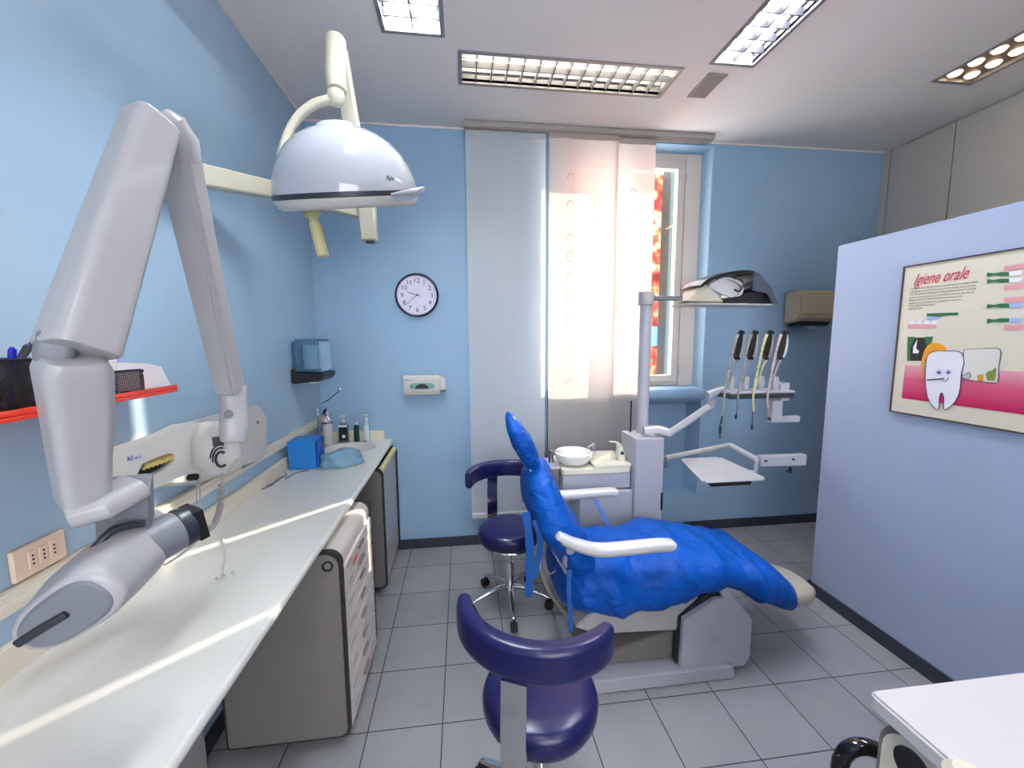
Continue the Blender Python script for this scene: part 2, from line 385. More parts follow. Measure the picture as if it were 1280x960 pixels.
# outside: folded green shutter, brick coloured house, pale plinth
dk = thing('dark_building', 'dark green-black building edge seen through the right window pane', 'building', (6, 8.9, -3))
bm = BM(); box(bm, 5.42, 6.7, 8.4, 8.8, -3, 5.4, .02); mk('dark_facade', bm, mat('dark_green_facade', '#22302F', .6, var=.2, bscale=1.5), dk)
bm = BM(); box(bm, 5.40, 5.46, 8.36, 8.42, -3, 5.42, .01); mk('corner_post', bm, mat('slate_post', '#3A4A48', .6), dk)
def house_mat():
    m = bpy.data.materials.new('autumn_creeper_wall'); m.use_nodes = True; nt = m.node_tree; b = nt.nodes['Principled BSDF']
    tc = nt.nodes.new('ShaderNodeTexCoord'); n = nt.nodes.new('ShaderNodeTexNoise'); n.inputs['Scale'].default_value = 5; n.inputs['Detail'].default_value = 6
    r = nt.nodes.new('ShaderNodeValToRGB'); e = r.color_ramp.elements
    e[0].position = .34; e[0].color = lin('#6B2A1C'); e[1].position = .66; e[1].color = lin('#F0D9B8')
    for p_, c_ in ((.44, '#C02A2A'), (.5, '#D8583A'), (.57, '#D89A60')):
        q = e.new(p_); q.color = lin(c_)
    nt.links.new(tc.outputs['Object'], n.inputs['Vector']); nt.links.new(n.outputs['Fac'], r.inputs[0]); nt.links.new(r.outputs[0], b.inputs['Base Color'])
    b.inputs['Roughness'].default_value = .8
    return m
hs = thing('street_house', 'red and ochre house wall seen through the gap beside the curtain', 'house', (5.5, 9.5, -3))
bm = BM(); box(bm, 2.0, 6.8, 9.0, 12.0, -3.0, 5.2); mk('house_wall', bm, house_mat(), hs, smooth=False)
bm = BM(); box(bm, 4.9, 5.5, 8.94, 8.999, 1.4, 1.85, .01); mk('pale_banner', bm, mat('pale_blue_panel', '#7FB2E0', .5), hs)

# ------------------------------------------------------------------ ceiling fittings
def emis(name, col, s):
    return mat(name, col, .5, emit=col, es=s)
M_louv = mat('louvre_blades', '#76777A', .5)
M_louv2 = mat('darkened_louvre_blades', '#2E2F33', .6); M_refl = mat('fitting_reflector', '#DCDCDC', .3, metal=.4)  # blades under bright tubes get shade in their colour to stand out
M_fr = mat('fitting_frame', '#8F8C8C', .4, metal=.5)
def troffer(x0, x1, y0, y1, strength, label, col='#F4F4FF', long='y', spots=False, group='recessed ceiling fittings', real=True, off=False):
    louv = M_louv if strength < 30 else M_louv2; t = thing('ceiling_light', label, 'light fitting', ((x0+x1)/2, (y0+y1)/2, H), group=None)
    bm = BM(); f = .014
    for a in ((x0-f, x0+.006, y0-f, y1+f), (x1-.006, x1+f, y0-f, y1+f), (x0+.006, x1-.006, y0-f, y0+.006), (x0+.006, x1-.006, y1-.006, y1+f)):
        box(bm, a[0], a[1], a[2], a[3], H-.006, H+.02, .001)
    mk('frame', bm, M_fr, t)
    bm = BM(); z1 = H+.11
    box(bm, x0, x1, y0, y1, z1, z1+.01)
    for a in ((x0-.004, x0, y0, y1), (x1, x1+.004, y0, y1), (x0, x1, y0-.004, y0), (x0, x1, y1, y1+.004)): box(bm, *a, H+.002, z1)
    mk('housing', bm, M_refl if not spots else mat('bronze_housing', '#6B5548', .35, metal=.6), t, smooth=False)
    W = (x1-x0) if long == 'y' else (y1-y0); L = (y1-y0) if long == 'y' else (x1-x0)
    em = emis('lamp_glow', col, strength)
    def T(u, v): return (x0+u, y0+v) if long == 'y' else (x0+v, y0+u)
    if spots:
        bm = BM(); box(bm, x0, x1, y0, y1, H+.012, H+.02); mk('lens_plate', bm, mat('brown_lens_plate', '#7A6455', .35, metal=.4), t, smooth=False)
        n = int(L/.095)
        for i in range(n):
            for u in (W*.27, W*.73):
                x, y = T(u, (i+.5)*L/n); bm = BM()
                lathe(bm, [(0, -.016), (.012, -.015), (.024, -.010), (.032, 0), (.030, .008), (0, .008)], (x, y, H+.012), seg=20)
                mk('lens', bm, em, t)
        return t
    for u in (W*.28, W*.72):
        a, b = T(u, .03), T(u, L-.03); bm = BM(); cyl(bm, (a[0], a[1], H+.075), (b[0], b[1], H+.075), .013, seg=14); mk('lamp_tube', bm, em, t)
    bm = BM(); n = int(round(L/.083))
    def slat(a, b, th=.0012, h=.035):
        if abs(a[0]-b[0]) > abs(a[1]-b[1]): box(bm, a[0], b[0], a[1]-th, a[1]+th, H+.004, H+.004+h)
        else: box(bm, a[0]-th, a[0]+th, a[1], b[1], H+.004, H+.004+h)
    for i in range(1, n): slat(T(0, i*L/n), T(W, i*L/n), .003)
    for u in (.003, W*.5, W-.003): slat(T(u, 0), T(u, L), .003)
    o = mk('louvre', bm, louv, t, smooth=False)
    # parabolic reflectors behind the tubes
    for c_, s_ in ((W*.28, 1), (W*.72, 1)):
        bm = BM(); sec = []
        for k in range(9):
            a = -1+2*k/8; sec.append((c_+a*W*.21, H+.1-.05*a*a))
        va = [bm.verts.new((*T(u, .005), z)) for u, z in sec]; vb = [bm.verts.new((*T(u, L-.005), z)) for u, z in sec]
        vc = [bm.verts.new((*T(u, .005), z+.003)) for u, z in sec]; vd = [bm.verts.new((*T(u, L-.005), z+.003)) for u, z in sec]
        for k in range(8): bm.faces.new((va[k], va[k+1], vb[k+1], vb[k])); bm.faces.new((vc[k], vc[k+1], vd[k+1], vd[k]))
        mk('reflector', bm, mat('bright_reflector', '#F2F2F4', .3, metal=.1, emit=col, es=strength*.12) if False else M_refl, t)
    return t
L1 = troffer(.68, .95, .95, 2.155, LAMP_A*6, 'bright louvred ceiling light cut by the top edge, left of centre', '#F2FAFF')
L2 = troffer(1.04, 2.236, 2.265, 2.515, LAMP_B*6, 'long louvred ceiling light running parallel to the window wall', '#FFF2E0', long='x')
L3 = troffer(2.375, 2.605, .95, 2.19, LAMP_C*6, 'bright louvred ceiling light pointing at the small ceiling grille', '#F0EEFF')
L4 = troffer(3.74, 3.98, .95, 2.19, LAMP_D, 'bronze ceiling fitting with rows of round warm lenses', '#FFE2B8', spots=True)
L5 = troffer(.68, .95, -1.7, -.5, LAMP_R*6, 'added unseen louvred ceiling light behind the viewer on the counter side', '#F6F8FF')  # this and the next are unseen extra lamps, added to even out the room
L6 = troffer(2.375, 2.605, -1.7, -.5, LAMP_R*6, 'added unseen louvred ceiling light behind the viewer on the partition side', '#F6F8FF')
bm = BM()
gx0, gx1, gy0, gy1 = 2.405, 2.52, 2.275, 2.495
frame = [(gx0, gx1, gy0, gy0+.012), (gx0, gx1, gy1-.012, gy1), (gx0, gx0+.012, gy0, gy1), (gx1-.012, gx1, gy0, gy1)]
for a in frame: box(bm, *a, H-.008, H-.0005, .001)
vt = thing('ceiling_vent', 'small grey ceiling grille beside the end of the long lights', 'vent', ((gx0+gx1)/2, (gy0+gy1)/2, H))
M_vent = mat('beige_grey_grille', '#A39C94', .6); mk('frame', bm, M_vent, vt)
bm = BM()
for i in range(14): box(bm, gx0+.01, gx1-.01, gy0+.017+i*.0142, gy0+.025+i*.0142, H-.006, H-.0015)
mk('grille', bm, M_vent, vt, smooth=False)

# ------------------------------------------------------------------ curtains and rail
bm = BM(); box(bm, 1.06, 2.86, D-.125, D-.045, H-.035, H-.002, .003)
for y in (D-.11, D-.085, D-.06): box(bm, 1.062, 2.858, y-.003, y+.003, H-.042, H-.033)
tag(mk('curtain_rail', bm, M_alu), 'flat aluminium curtain rail along the ceiling over the window', 'rail')
def panel(name, x0, x1, y, z0, z1, m, label, wav, seed, deco=False):
    t = thing(name, label, 'curtain', ((x0+x1)/2, y, z0), group=None)
    nx, nz = 48, 60; bm = BM(); g = []
    for j in range(nz+1):
        v = j/nz; row = []
        for i in range(nx+1):
            u = i/nx; x = x0+(x1-x0)*u
            f = wav*(math.sin(u*9+seed)*.5+.5*noise.noise(Vector((u*5+seed, v*1.2, seed))))
            if u < .06 or u > .94: f += wav*.8*math.sin(v*7+seed)*.3
            row.append(bm.verts.new((x, y+f, z0+(z1-z0)*v)))
        g.append(row)
    for j in range(nz):
        for i in range(nx): bm.faces.new((g[j][i], g[j][i+1], g[j+1][i+1], g[j+1][i]))
    mk('curtain_cloth', bm, m, t, ang=180)
    bm = BM(); box(bm, x0+.002, x1-.002, y-.012, y+.012, z0-.02, z0+.018, .004); mk('hem_bar', bm, M_white, t)
    bm = BM(); box(bm, x0, x1, y-.006, y+.006, z1-.03, z1+.008, .002); mk('header_bar', bm, m, t)
    if deco:
        for xd in deco:
            bm = BM(); z = z0+1.0; rr = random.Random(int(xd*1000))
            while z < z1-.3:
                zz = z; pts = [Vector((xd+.022*math.cos(a)+rr.uniform(-.006, .006), y-.012-abs(wav), zz+.035*math.sin(a))) for a in [k*.5+rr.uniform(0, .5) for k in range(rr.randint(5, 11))]]
                tube(bm, pts, .0022, seg=5, k=3); z += rr.uniform(.12, .26)
            mk('embroidery', bm, mat('grey_thread', '#A99F9C', .7), t)
    return t
panel('curtain', 1.068, 1.628, D-.065, .26, H-.045, M_curt1, 'wide grey-white curtain panel, leftmost, hanging beside the clock wall', .006, 1.0)
panel('curtain', 1.648, 2.15, D-.095, .26, H-.045, M_curt2, 'middle curtain panel glowing with sunlight, behind the spittoon bowl', .007, 2.3, deco=(1.80,))
panel('curtain', 2.12, 2.44, D-.07, .26, H-.045, M_curt2, 'narrow rightmost curtain panel with embroidered loops, behind the lamp pole', .006, 4.1, deco=(2.27,))

# ================================================================== LEFT COUNTER
bm = BM()
# worktop with an oval hole for the basin
SC = Vector((.245, 2.80)); SA, SB = .17, .15
def worktop():
    bm = BM(); y0, y1, x0, x1 = -1.2, D-.001, .001, .49
    seg = 40
    for z, fl in ((CZ, False), (CZ-.035, True)):
        e = [bm.verts.new((SC.x+SA*math.cos(2*PI*i/seg), SC.y+SB*math.sin(2*PI*i/seg), z)) for i in range(seg)]
        o = []
        ya, yb = SC.y-.19, y1
        for i in range(seg):
            c, s = math.cos(2*PI*i/seg), math.sin(2*PI*i/seg)
            tx = ((x1-SC.x) if c > 0 else (SC.x-x0))/max(abs(c), 1e-6); ty = ((yb-SC.y) if s > 0 else (SC.y-ya))/max(abs(s), 1e-6)
            k = min(tx, ty); o.append(bm.verts.new((SC.x+c*k, SC.y+s*k, z)))
        for i in range(seg): bm.faces.new((e[i], e[(i+1) % seg], o[(i+1) % seg], o[i]))
    bmesh.ops.recalc_face_normals(bm, faces=bm.faces)
    box(bm, x0, x1, y0, SC.y-.188, CZ-.035, CZ, .0)
    # rounded front nosing
    prism(bm, [(x1-.004, CZ-.0)] + [(x1-.004+.014*math.cos(a), CZ-.0175+.0175*math.sin(a)) for a in [PI/2-PI*k/8 for k in range(9)]] + [(x1-.004, CZ-.035)], y0, y1, 'y')
    bmesh.ops.remove_doubles(bm, verts=bm.verts, dist=.0003)
    return bm
ctr = thing('worktop', 'long white laminate worktop running along the left blue wall', 'worktop', (.25, 1.0, CZ))
mk('counter_slab', worktop(), M_counter, ctr)
bm = BM(); box(bm, .002, .022, -1.2, D-.022, CZ-.001, .935, .004); box(bm, .002, .44, D-.022, D-.002, CZ-.001, .935, .004)
mk('upstand', bm, M_cream, ctr)
bm = BM(); lathe(bm, [(1.0, .001), (.97, -.006), (.90, -.05), (.7, -.10), (.35, -.125), (.08, -.13), (0, -.13)], (SC.x, SC.y, CZ), seg=40, sx=1, sy=1)
for v in bm.verts: v.co.x = SC.x+(v.co.x-SC.x)*SA; v.co.y = SC.y+(v.co.y-SC.y)*SB
basin = mk('wash_basin', bm, M_counter, ctr)
bm = BM(); lathe(bm, [(.0, .004), (.018, .004), (.022, 0), (.022, -.004)], (SC.x, SC.y, CZ-.128)); mk('drain', bm, M_chrome, basin)
bm = BM(); box(bm, .001, .028, -1.2, D-.003, 1.004, 1.052, .004); box(bm, .026, .031, -1.2, D-.003, 1.022, 1.034, .001)
tag(mk('cable_trunking', bm, M_cream), 'cream cable trunking along the left wall just above the worktop', 'cable trunking')
# black cable end by the blue box
bm = BM(); tube(bm, [(.03, 2.05, .872), (.05, 2.12, .869), (.04, 2.2, .871), (.06, 2.26, .869), (.035, 2.3, .871)], .0025, seg=6); tube(bm, [(.03, 2.1, .869), (.06, 2.17, .874), (.045, 2.24, .869)], .002, seg=6); tube(bm, [(.08, 2.2, .869), (.1, 2.3, .869), (.15, 2.33, .869)], .0022, seg=6)
tag(mk('tangled_wire', bm, M_dark), 'thin dark wires lying on the worktop in front of the blue box', 'wire')

# cabinets below the counter
def cab_side(bm, x0, x1, z0, z1, y0, y1, r=.05, inset=0):
    pts = []
    x0 += inset; x1 -= inset; z0 += inset; z1 -= inset
    for (cx, cz, a0) in ((x1-r, z1-r, 0), (x0+.012, z1-.012, 90), (x0+.012, z0+.012, 180), (x1-.03, z0+.03, 270)):
        rr = {0: r, 90: .012, 180: .012, 270: .03}[a0]
        for i in range(9):
            a = math.radians(a0+90*i/8); pts.append((cx+rr*math.cos(a), cz+rr*math.sin(a)))
    prism(bm, pts, y0, y1, 'y')
c1 = thing('drawer_cabinet', 'grey-sided rolling cabinet with seven white drawers under the worktop', 'cabinet', (.33, 1.75, 0))
for ya_, yb_ in ((1.50, 1.522), (1.985, 2.005)):
    bm = BM(); cab_side(bm, .10, .555, .045, .815, ya_, yb_, .05); mk('rubber_edge', bm, M_edge, c1)
bm = BM(); cab_side(bm, .10, .555, .045, .815, 1.495, 1.5, .05, .011); mk('side_panel', bm, M_greyside, c1)
bm = BM(); cab_side(bm, .10, .545, .05, .808, 1.522, 1.985, .048); mk('carcass', bm, M_drawer, c1)
bm = BM(); lathe(bm, [(.020, -.002), (.020, .004), (.016, .005), (.015, -.001), (0, -.001)], (.507, 1.4945, .762), (0, -1, 0), seg=28); mk('round_plug', bm, M_black, c1)
bm = BM(); lathe(bm, [(.014, 0), (.012, .003), (0, .003)], (.507, 1.4935, .762), (0, -1, 0), seg=28); mk('plug_cap', bm, M_greyside, c1)
zz = [.055, .145, .235, .325, .415, .505, .595, .665, .735]
for i in range(len(zz)-1):
    bm = BM(); box(bm, .54, .556, 1.526, 1.981, zz[i]+.003, zz[i+1]-.003, .004); dr = mk('drawer', bm, M_drawer, c1)
    bm = BM(); box(bm, .556, .566, 1.72, 1.80, zz[i+1]-.034, zz[i+1]-.020, .004); h = mk('handle', bm, M_greyside, dr)
    bm = BM(); box(bm, .5555, .5575, 1.56, 1.63, zz[i]+.045, zz[i]+.062, .0005); mk('label_slot', bm, M_door, dr)
bm = BM(); box(bm, .5566, .558, 1.64, 1.70, .675, .70); mk('red_sticker', bm, flat('red_sticker', '#D86A5C'), c1, label='small red sticker')
for x in (.16, .48):
    for y in (1.55, 1.95):
        bm = BM(); cyl(bm, (x-.011, y, .022), (x+.011, y, .022), .022, seg=20, bev=.004); box(bm, x-.014, x+.014, y-.01, y+.01, .03, .05, .002); mk('caster', bm, M_rubber, c1)
c2 = thing('sink_cabinet', 'grey cabinet below the basin in the far corner with pale yellow grip strip', 'cabinet', (.3, 2.75, 0))
for ya_, yb_ in ((2.47, 2.49), (3.0, 3.015)):
    bm = BM(); cab_side(bm, .05, .525, .045, .815, ya_, yb_, .045); mk('rubber_edge', bm, M_edge, c2)
bm = BM(); cab_side(bm, .05, .525, .045, .815, 2.464, 2.47, .045, .011); mk('side_panel', bm, M_greyside, c2)
bm = BM(); box(bm, .06, .49, 2.49, 3.0, .055, .70, .004); mk('carcass', bm, M_greyside, c2)
for y0, y1 in ((2.494, 2.744), (2.748, 2.996)):
    bm = BM(); box(bm, .49, .515, y0, y1, .06, .775, .006); d_ = mk('door', bm, M_door, c2)
    bm = BM(); prism(bm, [(.482, .775), (.515, .775), (.524, .785), (.522, .806), (.508, .814), (.490, .806)], y0+.001, y1-.001, 'y', .003); mk('grip_strip', bm, M_yellowtrim, d_)
for x in (.12, .44):
    for y in (2.52, 2.96):
        bm = BM(); cyl(bm, (x-.011, y, .022), (x+.011, y, .022), .022, seg=20, bev=.004); box(bm, x-.014, x+.014, y-.01, y+.01, .03, .05, .002); mk('caster', bm, M_rubber, c2)
# wall closing panel below the counter near the viewer
bm = BM(); box(bm, .016, .034, .3, 1.49, .001, CZ-.036, .002); tag(mk('support_panel', bm, M_greypl), 'light grey panel covering the wall under the near end of the worktop', 'panel')

# ------------------------------------------------------------------ things on the counter
bx = thing('blue_box', 'bright blue cube dispenser with a slit standing by the sink', 'box', (.095, 2.44, CZ))
bm = BM(); box(bm, .032, .178, 2.36, 2.50, CZ+.001, 1.03, .006, 3); mk('box_body', bm, M_bluebox, bx)
bm = BM(); box(bm, .18, .19, 2.385, 2.43, CZ+.01, 1.015, .003); box(bm, .176, .186, 2.45, 2.50, CZ+.003, 1.028, .004); mk('box_flap', bm, mat('deep_blue_card', '#1552A8', .5), bx)
def blob(org, sx, sy, sz, m, name, parent=None, n=1, seed=0, amp=.2, rz=0):
    bm = BM(); bmesh.ops.create_uvsphere(bm, u_segments=48, v_segments=24, radius=1)
    for v in bm.verts:
        k = 1+amp*noise.noise(v.co*1.6+Vector((seed, 0, 0)))+amp*.3*noise.noise(v.co*5+Vector((0, seed, 0)))
        c = v.co*k
        if c.z < -.55: c.z = -.55
        v.co = c
    bmesh.ops.scale(bm, vec=(sx, sy, sz), verts=bm.verts)
    bmesh.ops.rotate(bm, cent=(0, 0, 0), matrix=Matrix.Rotation(rz, 3, 'Z'), verts=bm.verts)
    lo = min(v.co.z for v in bm.verts)
    bmesh.ops.translate(bm, verts=bm.verts, vec=(org[0], org[1], org[2]-lo))
    return mk(name, bm, m, parent, ang=180)
M_bag = mat('translucent_blue_film', '#8CB6CC', .25, var=.3, bscale=14, bump=.8, trans=.25, ior=1.2)
tag(blob((.30, 2.42, CZ+.001), .125, .07, .06, M_bag, 'plastic_bag', seed=3, rz=.35, amp=.28), 'crumpled pale blue plastic bag lying beside the blue box', 'bag')
# tap
tp = thing('basin_tap', 'chrome tap with long lever at the back of the basin', 'tap', (.045, 2.86, CZ))
bm = BM(); cyl(bm, (.06, 2.78, CZ+.001), (.06, 2.78, CZ+.02), .024, bev=.003); tube(bm, [(.06, 2.78, CZ+.01), (.06, 2.78, CZ+.17), (.07, 2.78, CZ+.22), (.10, 2.775, CZ+.235), (.13, 2.77, CZ+.22), (.14, 2.77, CZ+.18)], .009, seg=12); mk('spout', bm, M_chrome, tp)
bm = BM(); p_ = [plane(398, 508, 'y', 2.8), plane(410, 500, 'y', 2.8), plane(424, 489, 'y', 2.8)]; tube(bm, [(.062, 2.785, CZ+.215)]+p_, .0045, seg=8); lathe(bm, [(0, -.006), (.009, -.003), (.011, 0), (.009, .004), (0, .006)], plane(424.5, 486, 'y', 2.8), (0, 1, 0), seg=18); mk('lever', bm, M_chrome, tp)
bt = thing('soap_bottle', 'tall white bottle with navy cap beside the tap', 'bottle', (.11, 2.86, CZ))
X_, Y_ = plane(409, 552, 'z', CZ)[:2]; Y_ = 2.90; X_ = plane(409, 530, 'y', Y_).x
bt.location = (X_, Y_, CZ)
bm = BM(); lathe(bm, [(0, .001), (.031, .001), (.033, .006), (.033, .15), (.030, .158)], (X_, Y_, CZ), cap=True); mk('bottle_body', bm, M_white, bt)
bm = BM(); lathe(bm, [(.034, .155), (.036, .158), (.036, .168), (.034, .17), (0, .17)], (X_, Y_, CZ)); mk('steel_ring', bm, M_steel, bt)
bm = BM(); lathe(bm, [(.03, .17), (.028, .185), (.016, .2), (.014, .215), (.018, .218), (.018, .235), (.006, .242), (0, .242)], (X_, Y_, CZ)); mk('neck', bm, M_white, bt)
bm = BM(); bar(bm, [(X_-.014, Y_-.02, CZ+.212), (X_-.006, Y_-.02, CZ+.24), (X_+.004, Y_-.022, CZ+.262)], [(.011, .009), (.012, .01), (.007, .006)], n=3); mk('navy_cap', bm, flat('navy_plastic', '#12246A'), bt)
def pump_bottle(px, w, h, body_m, label_m, lab, lift=0):
    y = 2.965; x = plane(px, 540, 'y', y).x; t = thing('pump_bottle', lab, 'bottle', (x, y, CZ))
    bm = BM(); bar(bm, [(x, y, CZ+.001), (x, y, CZ+.006), (x, y, CZ+h*.82), (x, y, CZ+h*.93), (x, y, CZ+h)], [(w*.92, .02), (w, .023), (w, .023), (w*.8, .019), (w*.35, .012)], up=(0, 1, 0), n=4); mk('bottle_body', bm, body_m, t)
    bm = BM(); box(bm, x-w*.9, x+w*.9, y-.0255, y-.0225, CZ+h*.12, CZ+h*.78, .001); lb = mk('bottle_label', bm, label_m, t)
    bm = BM(); cyl(bm, (x, y, CZ+h-.002), (x, y, CZ+h+.018), .011, seg=18, bev=.002); cyl(bm, (x, y, CZ+h+.015), (x, y, CZ+h+.04), .004, seg=10); bar(bm, [(x+.014, y, CZ+h+.046), (x, y, CZ+h+.047), (x-.03, y-.008, CZ+h+.04)], [(.007, .006), (.009, .007), (.004, .003)], n=3); mk('pump_head', bm, M_white, t)
    return t, x, y
t_, x_, y_ = pump_bottle(430, .032, .145, mat('smoky_plastic', '#5E6C6C', .2), M_darkb, 'dark labelled soap pump bottle, second from the tap')
bm = BM(); box(bm, x_-.028, x_+.028, y_-.0266, y_-.0258, CZ+.118, CZ+.130); lathe(bm, [(0, 0), (.012, 0), (.012, .001), (0, .001)], (x_+.004, y_-.0266, CZ+.05), (0, 1, 0), seg=20); mk('label_print', bm, M_paper, t_)
y = 2.975; x = plane(446, 545, 'y', y).x
gb = thing('green_bottle', 'small dark green bottle squeezed between the two pump bottles', 'bottle', (x, y, CZ))
bm = BM(); bar(bm, [(x, y, CZ+.001), (x, y, CZ+.005), (x, y, CZ+.115), (x, y, CZ+.125)], [(.016, .016), (.018, .018), (.018, .018), (.009, .009)], up=(0, 1, 0), n=4); mk('bottle_body', bm, M_green, gb)
bm = BM(); cyl(bm, (x, y, CZ+.124), (x, y, CZ+.143), .011, seg=18, bev=.002); mk('cap', bm, M_white, gb)
pump_bottle(459, .017, .155, mat('pale_plastic', '#B4C4C4', .2), flat('white_label', '#CBD5D8'), 'slim clear pump bottle, nearest the clock wall upstand')

# ================================================================== WALL THINGS
# towel dispenser
td = thing('towel_dispenser', 'blue smoked roll towel dispenser on the left wall above the sink', 'towel dispenser', (.08, 2.62, 1.34))
M_smoke = mat('smoky_blue_plastic', '#86AECB', .12, trans=.75, ior=1.1, var=.03)
YT = 2.66
bm = BM(); prism(bm, [(.012, 1.40), (.012, 1.60)] + [(.135-.02+.02*math.cos(a)+.03, 1.585+.02*math.sin(a)) for a in (PI/2, PI/4, 0)] + [(.172, 1.40)], YT-.10, YT+.12, 'y', .012); mk('cover', bm, M_smoke, td)
bm = BM(); prism(bm, [(.001, 1.335), (.001, 1.425), (.02, 1.43), (.02, 1.398), (.185, 1.398), (.188, 1.375), (.16, 1.345), (.06, 1.345), (.05, 1.335)], YT-.11, YT+.13, 'y', .006); mk('tray_base', bm, M_black, td)
bm = BM(); cyl(bm, (.09, YT, 1.42), (.09, YT, 1.565), .055); mk('paper_roll', bm, M_paper, td)
bm = BM()
for i in range(5): tube(bm, [(.07+.012*i, YT+.01*math.sin(i), 1.346), (.075+.012*i, YT-.015, 1.335), (.07+.013*i, YT+.01, 1.327+.003*(i % 2))], .006, seg=6)
mk('paper_end', bm, M_paper, td)
# clock
CX, CZk = .705, 1.910
ck = thing('wall_clock', 'round white clock with dark rim on the blue far wall', 'clock', (CX, D, CZk))
bm = BM(); lathe(bm, [(.136, 0), (.152, -.002), (.155, .012), (.152, .028), (.146, .032), (.140, .030), (.139, .018)], (CX, D-.001, CZk), (0, -1, 0), seg=72); mk('rim', bm, M_bezel, ck)
bm = BM(); lathe(bm, [(0, .016), (.140, .016), (.140, .008), (0, .008)], (CX, D, CZk), (0, -1, 0), seg=72); dial = mk('dial', bm, M_dial, ck)
bm = BM()
for k in range(1, 13):
    a = PI/2-k*PI/6; text_bm(bm, str(k), (CX+.104*math.cos(a), D-.0165, CZk+.104*math.sin(a)-.002), (1, 0, 0), (0, 0, 1), .046, align='CENTER')
mk('numerals', bm, flat('numeral_ink', '#1C1F33'), dial, smooth=False)
bm = BM()
for k in range(60):
    a = k*PI/30; r0 = .132; p0 = Vector((CX+r0*math.cos(a), D-.0165, CZk+r0*math.sin(a))); d_ = Vector((math.cos(a), 0, math.sin(a))); s_ = Vector((-math.sin(a), 0, math.cos(a)))*.0008
    poly3(bm, [p0-s_, p0+s_, p0+s_+d_*.004, p0-s_+d_*.004], (0, -1, 0), .0006)
mk('minute_marks', bm, MATS['numeral_ink'], dial, smooth=False)
def hand(ang, L, wd, nm):
    bm = BM(); d_ = Vector((math.sin(ang), 0, math.cos(ang))); s_ = Vector((math.cos(ang), 0, -math.sin(ang)))
    o_ = Vector((CX, D-.022, CZk)); poly3(bm, [o_-d_*.025-s_*wd*.6, o_-d_*.025+s_*wd*.6, o_+d_*L+s_*wd*.4, o_+d_*L-s_*wd*.4], (0, -1, 0), .0012); mk(nm, bm, MATS['numeral_ink'], ck, smooth=False)
hand(math.radians(288), .072, .0045, 'hour_hand'); hand(math.radians(228), .112, .0032, 'minute_hand')
bm = BM(); cyl(bm, (CX, D-.017, CZk), (CX, D-.026, CZk), .006, seg=20); mk('centre_cap', bm, MATS['numeral_ink'], ck)
# glove dispenser
GX0, GX1, GZ0, GZ1 = .598, .853, 1.193, 1.338
gd = thing('glove_dispenser', 'white wall-mounted box dispenser with oval slot below the clock', 'dispenser', (.72, D, 1.19))
bm = BM(); prism(bm, [(D-.001, GZ0+.01), (D-.07, GZ0), (D-.085, GZ0+.02), (D-.085, GZ1-.02), (D-.07, GZ1), (D-.001, GZ1)], GX0, GX1, 'x', .008); mk('housing', bm, M_xwhite, gd)
bm = BM(); cx_, cz_ = .728, 1.262
A = [(cx_+x, D-.0905+0*x, cz_+z) for x, z in sellipse(.088, .024, 3, 36)]; poly3(bm, A, (0, 1, 0), .006); mk('oval_recess', bm, flat('teal_grey_recess', '#7FA39E'), gd)
bm = BM(); A = [(cx_+.048*math.cos(a), D-.0925, cz_-.017+.034*math.sin(a)) for a in [PI*k/16 for k in range(17)]]; poly3(bm, A, (0, 1, 0), .003); mk('slot_opening', bm, M_black, gd)
bm = BM(); lathe(bm, [(0, 0), (.010, 0), (.010, .002), (0, .002)], (cx_-.072, D-.0925, cz_-.002), (0, 1, 0), seg=18); mk('green_dot', bm, flat('green_dot', '#2F9C86'), gd)
bm = BM(); text_bm(bm, 'BBraun', (GX0+.012, D-.0862, GZ1-.03), (1, 0, 0), (0, 0, 1), .016); mk('maker_mark', bm, flat('dark_print', '#2A3440'), gd, smooth=False)
bm = BM(); prism(bm, [(GX1+.001, GZ0+.035), (GX1+.03, GZ0+.035), (GX1+.044, GZ0+.06), (GX1+.042, GZ1-.03), (GX1+.02, GZ1-.008), (GX1+.001, GZ1-.006)], D-.07, D-.01, 'y', .006); sc = mk('side_soap_cup', bm, M_white, gd)
bm = BM(); box(bm, GX1+.002, GX1+.04, D-.066, D-.015, GZ0+.022, GZ0+.034, .003); mk('dark_lever', bm, M_greyside, sc)
# hand dryer
hx0, hx1, hz0, hz1 = 3.60, 3.92, 1.70, 1.955
hd = thing('paper_towel_box', 'beige wall-mounted towel box half hidden by the partition', 'towel box', (3.75, D, 1.69))
bm = BM(); prism(bm, [(D-.001, hz0), (D-.15, hz0+.02), (D-.175, hz0+.06), (D-.165, hz1-.03), (D-.14, hz1), (D-.001, hz1)], hx0, hx1, 'x', .015); mk('casing', bm, M_brown, hd)
bm = BM(); prism(bm, [(D-.02, hz0-.018), (D-.12, hz0-.016), (D-.14, hz0+.012), (D-.02, hz0+.001)], hx0+.04, hx1-.03, 'x', .003); mk('dark_mouth', bm, M_dark, hd)
bm = BM()
for i in range(3): bar(bm, [(hx0+.13+.03*i, D-.08, hz0-.01), (hx0+.14+.03*i, D-.09, hz0-.03), (hx0+.16+.03*i, D-.10, hz0-.04)], [(.02, .006), (.016, .005), (.008, .003)], n=2.5)
mk('paper_end', bm, M_paper, hd)
